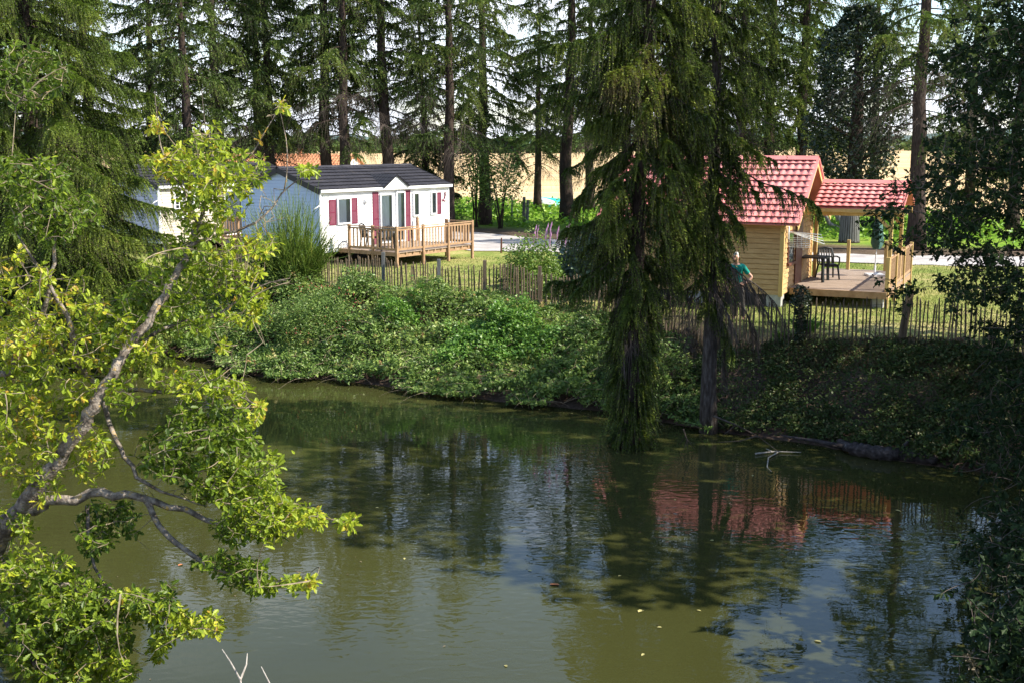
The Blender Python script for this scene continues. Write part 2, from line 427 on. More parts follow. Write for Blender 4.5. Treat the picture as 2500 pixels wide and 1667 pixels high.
sun = bpy.data.lights.new('sun', 'SUN'); sun.energy = 4.6; sun.angle = radians(.5); sun.color = (1, .93, .80)
so = bpy.data.objects.new('sun', sun); COL.objects.link(so); so.location = (30, -5, 40)
sd = Vector((cos(SUN_EL) * cos(SUN_AZ), cos(SUN_EL) * sin(SUN_AZ), sin(SUN_EL)))
so.rotation_euler = sd.to_track_quat('Z', 'Y').to_euler()
S.view_settings.view_transform = 'Standard'; S.view_settings.look = 'None'
S.view_settings.exposure = 1.1; S.view_settings.gamma = 1

# ------------------------------------------------------------------ ground and water
G = 1.1
W0 = -.5          # water level
# far waterline, x -> y
WL = np.array([(-60, 33), (-22, 31), (-13.2, 29.6), (-11, 29.9), (-9, 30.7), (-7.3, 29.6), (-6.1, 27.8), (-4.35, 27.5), (-2.3, 26.4), (-.25, 25.1), (2.1, 24.1),
               (4.1, 22.4), (5.7, 21.5), (7.1, 20.2), (8.5, 19.4), (9.6, 18.0), (10.2, 15.5), (10.6, 12), (11, 8)]) * 1.089


def poly_dist(x, y, pl):
    """signed distance to the waterline polyline, + on the land side"""
    best = np.full(x.shape, 1e9); sg = np.ones(x.shape)
    for a, b in zip(pl[:-1], pl[1:]):
        d = b - a; L = d @ d
        tt = np.clip(((x - a[0]) * d[0] + (y - a[1]) * d[1]) / L, 0, 1)
        dx = x - a[0] - tt * d[0]; dy = y - a[1] - tt * d[1]
        q = np.hypot(dx, dy)
        s = np.where(d[0] * (y - a[1]) - d[1] * (x - a[0]) > 0, 1, -1)
        sg = np.where(q < best - 1e-9, s, sg); best = np.minimum(best, q)
    return best * sg


NB = np.array([(11.98, 8.71), (10.5, 6.5), (4, 6.2), (-4, 6.0), (-6.6, 7.5), (-7.2, 10), (-7.6, 13), (-10, 16), (-20, 18), (-60, 20)])


def sstep(e0, e1, v):
    t_ = np.clip((v - e0) / (e1 - e0), 0, 1); return t_ * t_ * (3 - 2 * t_)


def ground_z(x, y):
    x = np.asarray(x, float); y = np.asarray(y, float)
    d1 = poly_dist(x, y, WL); d2 = poly_dist(x, y, NB)
    z1 = W0 - 1.0 + 1.0 * sstep(-2.5, 0, d1) + (G - W0) * np.clip(sstep(-.6, 4.9 - 1.0 * sstep(2, 6, x), d1), 0, 1)
    d2 = np.where((y < 30) & (x > -60), d2, -5)
    z2 = 1.0 * sstep(-2.5, 0, d2) + 3.9 * sstep(0, 6, d2)
    z2 = np.where(d1 > 0, -9, z2)
    z = np.maximum(z1, z2 - 1 + W0)
    bank = sstep(.3, 3, d1) * (1 - sstep(5.5, 8, d1))
    z = z + bank * .10 * vnoise(x, y, 1.1, 3) + .02 * vnoise(x, y, 2.5, 4) * sstep(6, 10, d1) * (y < 43)
    return z


xs = np.unique(np.concatenate([np.linspace(-4000, -400, 10), np.linspace(-400, -30, 20), np.arange(-30, 30.01, .45), np.linspace(30, 400, 20), np.linspace(400, 4000, 10)]))
ys = np.unique(np.concatenate([[-60, -30, -15], np.arange(-8, 8, .6), np.arange(8, 40, .4), np.arange(40, 110, 1.2), np.geomspace(110, 6000, 30)]))
XX, YY = np.meshgrid(xs, ys, indexing='ij')
ZZ = ground_z(XX, YY)
# the land falls away gently beyond the stubble
nx, ny = XX.shape
i, j = np.meshgrid(np.arange(nx - 1), np.arange(ny - 1), indexing='ij')
Fq = np.stack([i * ny + j, (i + 1) * ny + j, (i + 1) * ny + j + 1, i * ny + j + 1], -1).reshape(-1, 4)
g = MB().add(np.stack([XX, YY, ZZ], -1).reshape(-1, 3), Fq).build('ground', 'ground', smooth=True)
tag(g, kind='structure')
d1 = poly_dist(XX, YY, WL)
edge = 84 - .5 * np.clip(XX, -30, 30) + 3 * vnoise(XX, YY, 6, 9)
fieldm = sstep(-2, 3, YY - edge)
greenm = sstep(0, 3, YY - (60 - .55 * np.clip(XX, -12, 22)) + 2 * vnoise(XX, YY, 3, 5)) * (1 - fieldm)
soilm = 1 - sstep(2.5, 6.5, d1 - .6 * vnoise(XX, YY, 1.5, 8) + .9 * sstep(4, 9, XX))
lanetop = np.interp(XX, [-12, -2, 1.5, 5, 13, 18, 30], [62, 58.2, 54.3, 51.5, 46.9, 45.8, 44.5])
strip = sstep(-1.5, 0, YY - lanetop) * (1 - sstep(3, 6.5, YY - lanetop + 1.2 * vnoise(XX, YY, 2, 6)))
soilm = np.maximum(soilm, strip * .95)
soilm = np.maximum(soilm, .85 * sstep(-14, -19, XX) * (1 - sstep(70, 80, YY)))
for k, v in (('soil', soilm), ('field', fieldm), ('green', greenm)):
    at = g.data.attributes.new(k, 'FLOAT', 'POINT'); at.data.foreach_set('value', v.ravel().astype(np.float32))

wv = MB().add([(-65, 2, W0), (16, 2, W0), (16, 40, W0), (-65, 40, W0)], [(0, 1, 2, 3)]).build('water', 'water')
tag(wv, kind='structure')

# gravel lane, a ragged-edged sheet just above the ground
lx = np.linspace(-12, 30, 90)
top = np.interp(lx, [-12, -2, 1.5, 5, 13, 18, 30], [62, 58.2, 54.3, 51.5, 46.9, 45.8, 44.5]) + .25 * vnoise(lx, lx * 0, .8, 1)
bot = np.interp(lx, [-12, -5, -3, -1.7, 1.3, 5, 12.4, 15.1, 30], [61, 55, 50.5, 48.2, 47.9, 46.2, 43.7, 42.5, 41]) + .25 * vnoise(lx, lx * 0, .8, 2)
n_ = len(lx); rows = 5
V = np.stack([np.stack([lx, bot + (top - bot) * k / (rows - 1), np.full(n_, G + .03)], -1) for k in range(rows)], 1)
i, j = np.meshgrid(np.arange(n_ - 1), np.arange(rows - 1), indexing='ij')
tag(MB().add(V.reshape(-1, 3), np.stack([i * rows + j, (i + 1) * rows + j, (i + 1) * rows + j + 1, i * rows + j + 1], -1).reshape(-1, 4)).build('gravel_road', 'gravel'), kind='structure')


# ------------------------------------------------------------------ conifers
def make_spruce(name, H, rt, prof, zlo, nbr, seed, tw_len=.55, tw_den=7., K_=9, nw=.09, nmat='needle_far', bmat='bark_dark', lean=(0, 0), droop=.55, az_bias=None,
                dead_below=None, boughs=(), base=None, thick=.05, side_spread=.75, hang=.9, tint0=.35, cones=0, bare=.18, low=.95, lvar=(.65, .55), drop=0.):
    rs = np.random.default_rng(seed)
    root = empty(name, (0, 0, 0))
    zs = np.linspace(0, H, 16)
    wob = np.cumsum(rs.normal(size=(16, 2)) * .035, axis=0) * (rt / .25)
    wob -= wob[0]
    path = np.stack([lean[0] * zs + wob[:, 0], lean[1] * zs + wob[:, 1], zs], -1)
    rad = rt * (1 - zs / H) ** .8 + .02; rad[0] *= 1.35; rad[1] *= 1.05
    path[0, 2] = -.3
    tb = MB(); tube(tb, path, rad, 10)
    P0, P1, P2, TT = [], [], [], []; D0, D1, D2 = [], [], []
    cr = MB(); CN = []
    for b in range(nbr):
        z = zlo + (H - zlo) * ((b + rs.random()) / nbr) ** low
        L = prof(z) * (lvar[0] + lvar[1] * rs.random())
        if rs.random() < drop: continue
        az = b * 2.39996 + rs.normal() * .35
        if az_bias is not None: az, L = az_bias(az, L, z, rs)
        if L < .12: continue
        c = np.array([np.interp(z, zs, path[:, k]) for k in range(3)])
        s = np.linspace(0, 1, 9)
        fr = min(1., (H - z) / (H * .75))
        dr = droop * (.35 + .75 * fr) * (.7 + .6 * rs.random())
        hz = L * (s - .12 * s ** 3)
        dz = L * (.10 * s - dr * s ** 1.6 + .28 * dr * s ** 5)
        az_s = az + .25 * rs.normal() * s ** 2
        pts = c + np.stack([np.cos(az_s) * hz, np.sin(az_s) * hz, dz], -1)
        tube(cr, pts, np.linspace(min(.035, .010 + .011 * L), .004, 9), 4, 2, cap=False)
        isdead = dead_below is not None and z < dead_below and rs.random() < .75
        n = int(L * tw_den * (1 + rs.random() * .3)) + 2
        sp = bare + (1 - bare) * rs.random(n) ** .8
        ps = np.stack([np.interp(sp, s, pts[:, k]) for k in range(3)], -1)
        tg = unit(np.stack([np.interp(sp, s, np.gradient(pts[:, k])) for k in range(3)], -1))
        sd_ = np.where(rs.random(n) < .5, 1, -1)[:, None] * np.stack([-np.sin(az_s[-1] + 0 * sp), np.cos(az_s[-1] + 0 * sp), 0 * sp], -1)
        ln = (tw_len * (.45 + .9 * rs.random(n)) * (.55 + .9 * np.sin(pi * np.clip(sp, .12, .93))))[:, None]
        out = unit(tg * (.45 + .4 * rs.random((n, 1))) + sd_ * side_spread * (.3 + rs.random((n, 1))) + A(0, 0, -.1))
        p1 = ps + out * ln * .5
        p2 = p1 + unit(out * (.35 + .3 * rs.random((n, 1))) + A(0, 0, -1) * hang) * ln * (.5 + .6 * rs.random((n, 1)))
        if isdead:
            D0.append(ps); D1.append(p1); D2.append(p2)
        else:
            P0.append(ps); P1.append(p1); P2.append(p2)
            TT.append(np.clip(tint0 + .22 * (sp - .5) + .12 * rs.normal() + .10 * rs.normal(size=n), 0, .97))
            # leader shoot at the branch tip
            P0.append(pts[-3:-2]); P1.append(pts[-2:-1]); P2.append(pts[-1:] + tg[:1] * .15); TT.append(np.array([tint0 + .3]))
            if cones and rs.random() < .12: CN.append(pts[-2])
    for pts, dens, tl, ti, r0, dead in boughs:      # individual limbs seen in the picture
        pts = np.array(pts) - base; k = len(pts); q = np.linspace(0, k - 1, 4 * k); pts = np.stack([np.interp(q, np.arange(k), pts[:, c_]) for c_ in range(3)], -1)
        for _ in range(3): pts[1:-1] = .25 * pts[:-2] + .5 * pts[1:-1] + .25 * pts[2:]
        pts[1:-1] += rs.normal(size=pts[1:-1].shape) * .012
        tube(cr, pts, np.linspace(r0, .004, len(pts)), 5, 2, cap=False)
        s = np.linspace(0, 1, len(pts)); L = np.sum(np.linalg.norm(np.diff(pts, axis=0), axis=1)); gr = np.gradient(pts, axis=0)
        n = int(L * dens * (1 if dead else 1.4)); sp = .12 + .88 * rs.random(n) ** .8
        sp = np.clip(sp + .03 * np.sin(sp * L * 19), 0, 1)
        ps = np.stack([np.interp(sp, s, pts[:, c_]) for c_ in range(3)], -1); tg = unit(np.stack([np.interp(sp, s, gr[:, c_]) for c_ in range(3)], -1))
        sdv = unit(np.cross(tg, UP)) * rs.normal(size=(n, 1))
        ln = (tl * (.4 + .9 * rs.random(n)) * (.45 + .9 * np.sin(pi * np.clip(sp, .15, .9))))[:, None]
        out = unit(tg * .5 + sdv * .7 + A(0, 0, -.05)); p1 = ps + out * ln * .45; p2 = p1 + unit(out * .25 + A(0, 0, -1.4)) * ln * (.6 + .6 * rs.random((n, 1)))
        if dead: D0.append(ps); D1.append(p1); D2.append(p2)
        else:
            P0.append(ps); P1.append(p1); P2.append(p2); TT.append(np.clip(ti + .08 + .10 * rs.normal(size=n) + .15 * (sp - .5), 0, .97))
            if cones and rs.random() < .5: CN.append(pts[-3])
    P0, P1, P2, TT = map(np.concatenate, (P0, P1, P2, TT))
    needles(cr, P0, P1, P2, K_, nw, rs, TT, 0)
    strips(cr, P0, P1, P2, thick * .09, 1, .5)
    if D0:
        D0, D1, D2 = map(np.concatenate, (D0, D1, D2)); strips(cr, D0, D1, D2, thick * .12, 1, .5)
    o = tb.build('trunk', bmat, root, True)
    cr.build('crown', [nmat, 'dead_twig', bmat], root)
    for k, p in enumerate(CN[:cones]):
        cb = MB(); tube(cb, [p + A(0, 0, -.02), p + A(0, 0, -.06), p + A(.005, 0, -.11), p + A(.01, 0, -.16)], [.008, .02, .018, .004], 7)
        cb.build('cone', 'cone', root, True)
    return root


def place(o, x, y, label, group=None, rz=0., sc=1., z=None):
    o.location = (x, y, float(ground_z(A(x), A(y))[0]) if z is None else z)
    o.rotation_euler = (0, 0, rz); o.scale = (sc, sc, sc)
    return tag(o, label, 'tree', group)


def xat(xd, Y):
    return float(at_y(xd, 330, Y)[0])


GB = 'spruces in the row behind the caravans'
pf = lambda lo, hi, Lm, H: (lambda z: Lm * np.interp(z, [lo, lo + 2, hi, H], [.55, 1, .85, .08]))
bk = dict(K_=16, nw=.11, lvar=(.30, 1.0), drop=.18, hang=1.3, side_spread=.85)
vA = make_spruce('spruce_tree', 18, .30, pf(4.2, 12.5, 3.8, 18), 4.2, 115, 101, tw_len=.95, tw_den=11, dead_below=6.5, droop=.42, **bk)
vB = make_spruce('spruce_tree', 16.5, .29, pf(2.6, 11.5, 3.5, 16.5), 2.6, 125, 102, tw_len=.9, tw_den=11, dead_below=5.5, droop=.5, tint0=.45, **bk)
vC = make_spruce('spruce_tree', 18.5, .34, pf(4.6, 12.5, 4.0, 18.5), 4.6, 112, 103, tw_len=1., tw_den=10.5, dead_below=7.5, droop=.38, tint0=.38, **bk)
vD = make_spruce('spruce_tree', 15, .29, pf(.8, 9, 3.1, 15), .8, 125, 104, tw_len=.8, tw_den=14, dead_below=1.5, droop=.5, tint0=.32, **bk)
back = [  # x in the 2352 px view, distance, variant, scale, turn, label
    (215, 56, vC, .95, .3, 'dark spruce standing behind the big weeping spruce at the far left of the row'),
    (345, 60, vD, 1.0, 1.1, 'dense low-branched spruce left of the pale caravan with the lattice window'),
    (432, 53, vD, .95, 2.2, 'dark bushy spruce directly above the pale caravan with the lattice window'),
    (500, 58, vA, 1.0, .5, 'tall straight spruce rising over the gap between the two caravans'),
    (592, 68, vB, 1.05, 4.0, 'spruce above the orange-roofed bungalow, farther back than its neighbours'),
    (622, 61, vB, 1.0, 1.7, 'slender spruce in line with the peak of the blue gable'),
    (752, 60, vA, 1.05, 3.0, 'spruce with a bare trunk beside the white end of the orange-roofed bungalow'),
    (798, 58, vC, .92, 5.1, 'spruce with a slightly leaning trunk, next right of the bungalow behind the grey caravan roof'),
    (888, 60, vC, 1.0, .2, 'spruce behind the dormer of the white caravan'),
    (978, 66, vD, .85, 2.9, 'dark spruce half hidden behind the right end of the grey caravan roof'),
    (1028, 60, vA, 1.0, 4.4, 'spruce with a greyish trunk at the right corner of the white caravan'),
    (1112, 64, vB, 1.08, .9, 'spruce with a straight dark trunk, alone on the verge right of the terrace'),
    (1235, 76, vB, .85, 5.5, 'dark low-branched spruce shading the two upturned boats'),
    (1305, 66, vC, 1.08, 3.6, 'spruce with a thick pale trunk right of the upturned boats'),
    (1357, 74, vA, .95, 2.1, 'thin pale-trunked spruce behind the thick pale trunk near the boats'),
    (1440, 62, vB, 1.0, 2.4, 'spruce mostly hidden by the weeping spruces at the water edge'),
    (1562, 61, vC, .98, 1.9, 'spruce seen between the two weeping spruces at the water edge'),
    (1700, 57, vB, 1.05, 5.6, 'spruce with a reddish trunk, leftmost of three above the red cabin roof'),
    (1772, 61, vA, 1.0, 1.3, 'reddish-trunked spruce in the middle of three above the red cabin roof'),
    (1838, 58, vB, 1.02, 3.3, 'reddish-trunked spruce nearest the right end of the cabin ridge'),
    (2005, 72, vC, .9, .7, 'spruce behind the ivy-clad tree'),
    (2118, 49, vC, 1.0, 4.9, 'stout spruce just right of the red canopy roof'),
    (2235, 60, vD, .95, 3.9, 'spruce behind the dark oak at the right edge'),
    (2340, 56, vA, .95, 2.6, 'spruce at the far right end of the row'),
    (80, 52, vA, .95, 5.2, 'spruce at the far left end of the row, behind the weeping spruce'),
]
used = set()
for xd, Y, v, sc, rz, lb in back:
    o = v if id(v) not in used else copy_tree(v)
    used.add(id(v))
    place(o, xat(xd, Y), Y, lb, GB, rz, sc)

# weeping spruces in front of the cabin, at the water's edge


def s1prof(z): return float(np.interp(z, [0, .7, 1.9, 3.2, 4.1, 5.0, 6.5, 8.5, 11.5, 14.5], [.26, .32, .40, .52, .85, 1.05, 1.2, 1.2, .8, .1]))


def s2prof(z): return float(np.interp(z, [0, 2.7, 3.7, 4.5, 5.3, 6.8, 8.3, 11.3, 14], [.3, .45, .75, .95, 1.1, 1.2, 1.3, .8, .1]))


def bias1(az, L, z, rs):
    return az, L * (1 + .25 * cos(az - pi)) if z > 3.2 else L * (1 + .1 * rs.random())


def bias2(az, L, z, rs):
    if cos(az) > .15: L *= (.42 if z < 6.2 else .62) if rs.random() < .8 else .95
    return az, L


def nb(lst, Y0):           # limb given on the full-size photograph
    return [at_y(x / K, y / K, Y0 + (r[0] if r else 0)) for x, y, *r in lst]


b1 = at_z(1452, 1035, W0); b1[1] += .3; b1[2] = W0 - .25
b2 = at_z(1630, 950, W0 + .40); b2[2] = float(ground_z(A(b2[0]), A(b2[1]))[0])
Y1, Y2 = b1[1], b2[1]
BW1 = [  # sunlight on the front boughs is put into their higher tints
    (nb([(1590, -20), (1545, 30, -.3), (1490, 75, -.6), (1420, 100, -.8), (1360, 110, -.9)], Y1), 46, .62, .40, .03, 0),
    (nb([(1580, 60), (1500, 130, .2), (1420, 190, .3), (1350, 210, .3)], Y1), 44, .60, .32, .03, 0),
    (nb([(1575, 170), (1490, 215, -.2), (1420, 235, -.3), (1335, 250, -.4)], Y1), 42, .55, .36, .03, 0),
    (nb([(1600, 90), (1565, 130, -.7), (1530, 170, -1.0), (1490, 180, -1.2)], Y1), 56, .48, .85, .025, 0),
    (nb([(1620, 130), (1580, 170, -.7), (1540, 195, -1.1), (1482, 192, -1.3)], Y1), 56, .46, .88, .025, 0),
    (nb([(1640, 150), (1610, 200, -.8), (1585, 250, -1.2), (1560, 300, -1.3)], Y1), 52, .45, .80, .02, 0),
    (nb([(1580, 260), (1500, 280, -.5), (1440, 300, -.7)], Y1), 44, .42, .42, .02, 0),
    (nb([(1570, 330), (1500, 390, 0), (1440, 450, 0), (1400, 500, .1)], Y1), 46, .50, .30, .03, 0),
    (nb([(1570, 400), (1520, 430, -.6), (1490, 470, -.9), (1480, 520, -1.0)], Y1), 46, .45, .62, .02, 0),
    (nb([(1570, 430), (1500, 500, -.2), (1430, 555, -.2), (1380, 560, -.2)], Y1), 46, .50, .30, .03, 0),
    (nb([(1570, 520), (1510, 545, -.7), (1490, 560, -1.0)], Y1), 50, .45, .50, .02, 0),
    (nb([(1560, 560), (1480, 640, 0), (1410, 690, .1), (1345, 690, .1)], Y1), 50, .46, .30, .03, 0),
    (nb([(1550, 600), (1460, 660, -.4), (1400, 720, -.5)], Y1), 46, .40, .34, .03, 0),
    (nb([(1560, 640), (1540, 700, -.4), (1530, 760, -.6)], Y1), 46, .40, .38, .02, 0),
    (nb([(1560, 660), (1545, 760, -.2), (1540, 860, -.3)], Y1), 40, .55, .3, .015, 1),
    (nb([(1555, 620), (1530, 720, -.3), (1520, 900, -.3)], Y1), 40, .55, .3, .015, 1),
]
BW2 = [  # front boughs get a raised tint, painting them as sunlit
    (nb([(1680, 10), (1640, 50, -.6), (1600, 90, -.9), (1570, 130, -1.1)], Y2), 34, .4, .6, .02, 0),
    (nb([(1690, 30), (1650, 120, -.8), (1640, 220, -1.0), (1630, 300, -1.0)], Y2), 50, .42, .78, .02, 0),
    (nb([(1690, 180), (1640, 260, -.7), (1610, 330, -.9)], Y2), 46, .42, .70, .02, 0),
    (nb([(1690, 15), (1770, 35, -.1), (1850, 70, -.2), (1890, 95, -.2)], Y2), 22, .60, .34, .025, 0),
    (nb([(1695, 110), (1760, 130, .1), (1800, 160, .1)], Y2), 30, .55, .36, .02, 0),
    (nb([(1693, 212), (1750, 235, -.1), (1800, 259, -.2), (1894, 312, -.3), (1940, 345, -.3)], Y2), 15, .42, .38, .024, 0),
    (nb([(1700, 330), (1760, 345, -.2), (1850, 375, -.4), (1900, 400, -.5)], Y2), 9, .4, .45, .02, 0),
    (nb([(1700, 350), (1780, 400, -.3), (1854, 447, -.5), (1919, 464, -.6), (1973, 487, -.6), (2000, 510, -.6)], Y2), 24, .46, .40, .025, 0),
    (nb([(1700, 380), (1750, 420, -.4), (1800, 450, -.6), (1850, 470, -.7)], Y2), 30, .46, .44, .02, 0),
    (nb([(1700, 420), (1750, 480, -.4), (1790, 530, -.6), (1815, 560, -.6)], Y2), 34, .42, .44, .02, 0),
    (nb([(1700, 460), (1735, 510, -.5), (1762, 545, -.6)], Y2), 36, .36, .40, .02, 0),
    (nb([(1690, 420), (1640, 480, -.6), (1600, 520, -.8)], Y2), 42, .42, .46, .02, 0),
    (nb([(1690, 350), (1650, 420, -.8), (1640, 470, -1.0)], Y2), 46, .42, .70, .02, 0),
    (nb([(1690, 520), (1640, 570, -.6), (1620, 610, -.8)], Y2), 40, .42, .42, .02, 0),
    (nb([(1695, 100), (1690, 180, -.6), (1680, 240, -.9)], Y2), 46, .46, .42, .02, 0),
    (nb([(1700, 200), (1705, 280, -.6), (1700, 340, -.9)], Y2), 46, .46, .40, .02, 0),
    (nb([(1705, 300), (1700, 380, -.7), (1690, 430, -.9)], Y2), 50, .46, .42, .02, 0),
    (nb([(1705, 380), (1690, 470, -.7), (1700, 530, -.9)], Y2), 50, .46, .40, .02, 0),
    (nb([(1705, 470), (1680, 540, -.5), (1660, 600, -.7)], Y2), 46, .46, .36, .02, 0),
    (nb([(1705, 520), (1700, 600, -.6), (1690, 650, -.8)], Y2), 46, .44, .34, .02, 0),
    (nb([(1700, 560), (1650, 620, -.3), (1600, 680, -.5)], Y2), 40, .42, .34, .02, 0),
    (nb([(1690, 300), (1620, 360, -.3), (1570, 400, -.5)], Y2), 44, .46, .40, .02, 0),
    (nb([(1690, 230), (1620, 300, 0), (1560, 380, .2)], Y2), 40, .5, .34, .02, 0),
    (nb([(1700, 640), (1780, 680, -.3), (1840, 715, -.4), (1890, 790, -.4)], Y2), 60, .44, .3, .02, 1),
    (nb([(1700, 610), (1770, 640, -.3), (1830, 690, -.4), (1870, 760, -.4)], Y2), 60, .45, .3, .02, 1),
    (nb([(1700, 660), (1760, 730, -.4), (1800, 820, -.5)], Y2), 60, .45, .3, .02, 1),
    (nb([(1700, 650), (1760, 690, .2), (1830, 770, .3), (1850, 840, .3)], Y2), 60, .45, .3, .02, 1),
    (nb([(1700, 690), (1750, 760, -.2), (1765, 850, -.2), (1770, 930, -.2)], Y2), 50, .40, .3, .015, 1),
    (nb([(1700, 680), (1680, 760, -.4), (1670, 860, -.5)], Y2), 40, .40, .3, .015, 1),
    (nb([(1700, 630), (1800, 660, .2), (1880, 720, .3), (1925, 800, .3)], Y2), 50, .42, .3, .02, 1),
    (nb([(1690, 620), (1640, 700, .3), (1600, 800, .4)], Y2), 50, .45, .3, .02, 1),
    (nb([(1700, 690), (1770, 790, -.3), (1790, 860, -.4)], Y2), 44, .38, .34, .015, 0),
    (nb([(1700, 600), (1650, 680, -.3), (1640, 760, -.4)], Y2), 26, .40, .3, .02, 1),
]
sp1 = make_spruce('weeping_spruce', 14, .16, s1prof, .25, 200, 21, tw_len=.46, tw_den=38, K_=32, nw=.050, nmat='needle', bmat='bark_dark', lean=(.030, .0), droop=.62,
                  thick=.045, side_spread=.5, hang=1.5, tint0=.36, cones=6, bare=.10, low=1.5, boughs=BW1, base=b1)
place(sp1, b1[0], b1[1], 'weeping spruce whose lowest boughs hang into the water in a dark column', None, 0, 1, W0 - .25)
sp2 = make_spruce('weeping_spruce', 14.5, .145, s2prof, 2.9, 150, 22, tw_len=.46, tw_den=34, K_=32, nw=.050, nmat='needle', bmat='bark_s2', lean=(-.018, .01), droop=.6, az_bias=bias2,
                  thick=.045, side_spread=.5, hang=1.5, tint0=.36, cones=4, bare=.14, dead_below=3.7, low=1.2, boughs=BW2, base=b2)
place(sp2, b2[0], b2[1], 'weeping spruce with a bare grey leaning trunk on the bank before the cabin', None, 0, 1)

# big weeping spruce at the left


def s3prof(z): return float(np.interp(z, [0, 1, 3, 6, 9, 16], [3.6, 4.3, 4.6, 3.9, 3.0, .1]))


sp3 = make_spruce('weeping_spruce', 16, .26, s3prof, .5, 270, 23, tw_len=.62, tw_den=32, K_=30, nw=.06, nmat='needle_warm', bmat='bark_dark', droop=.5, thick=.06, side_spread=.7, hang=1.2,
                  tint0=.50, bare=.15, low=1.3, az_bias=lambda az, L, z, rs: (az, L * (1.06 if cos(az) > .5 and 2 < z < 6.5 else 1)))
p = at_y(85, 600, 33)
place(sp3, p[0], 33, 'big sunlit weeping spruce with curtain-like boughs behind the leaning oak', None, 2.0, 1)


# ------------------------------------------------------------------ broadleaf trees from hand-set limbs
def grow(limbs, targets, rs, wood, twigs, tw=.010):
    """limbs: list of (pts, radii); targets: points to be reached by side twigs. returns tip directions"""
    nodes, nr = [], []
    for pts, rad in limbs:
        P = np.asarray(pts, float)
        k = max(2, int(np.sum(np.linalg.norm(np.diff(P, axis=0), axis=1)) / .12))
        tt = np.linspace(0, len(P) - 1, k)
        Q = np.stack([np.interp(tt, np.arange(len(P)), P[:, c]) for c in range(3)], -1)
        # soften the corners
        for _ in range(2): Q[1:-1] = .25 * Q[:-2] + .5 * Q[1:-1] + .25 * Q[2:]
        R_ = np.interp(tt, np.arange(len(P)), rad)
        Q[1:-1] += rs.normal(size=Q[1:-1].shape) * np.minimum(.018, R_[1:-1, None] * .5)
        tube(wood, Q, R_, 8 if R_[0] > .03 else 5)
        nodes.append(Q); nr.append(R_)
    N = np.concatenate(nodes); NR = np.concatenate(nr)
    cap = len(N) + 4 * len(targets)
    buf = np.empty((cap, 3)); buf[:len(N)] = N; cnt = len(N)
    d0 = np.array([np.min(np.linalg.norm(N - t_, axis=1)) for t_ in targets])
    dirs = np.zeros((len(targets), 3))
    for q in np.argsort(d0):
        T = targets[q]
        k = int(np.argmin(np.linalg.norm(buf[:cnt] - T, axis=1)))
        a = buf[k]; L = np.linalg.norm(T - a)
        if L < .03: dirs[q] = rs.normal(size=3); continue
        mid = (a + T) / 2 + rs.normal(size=3) * L * .14 + A(0, 0, .04 * L)
        s = np.linspace(0, 1, 5)
        pts = bez(a[None], mid[None], T[None], s)
        r0 = min(tw, .0035 + .008 * L)
        tube(twigs, pts, np.linspace(r0, .0025, 5), 4, cap=False)
        buf[cnt:cnt + 4] = pts[1:]; cnt += 4
        dirs[q] = unit(T - mid)
    return dirs


def rosettes(mb, T, D, rs, size, per, tint, tpl, up=.9, spread=.9, m=0):
    n = len(T)
    k = np.repeat(np.arange(n), per)
    N = len(k)
    r = unit(rs.normal(size=(N, 3)))
    X = D[k] * .45 + r * spread; X[:, 2] -= .15
    Z = unit(rs.normal(size=(N, 3))) * .55 + UP * up
    P = T[k] + unit(X) * .01 - D[k] * (rs.random((N, 1)) * .10)
    leaves(mb, P, X, Z, size * (.45 + .85 * rs.random(N)), np.clip(tint[k] + rs.normal(size=N) * .09, 0, .985), tpl, m)


def pix(lst, Y0):
    return [at_y(x, y, Y0 + (r[0] if r else 0)) for x, y, *r in lst]


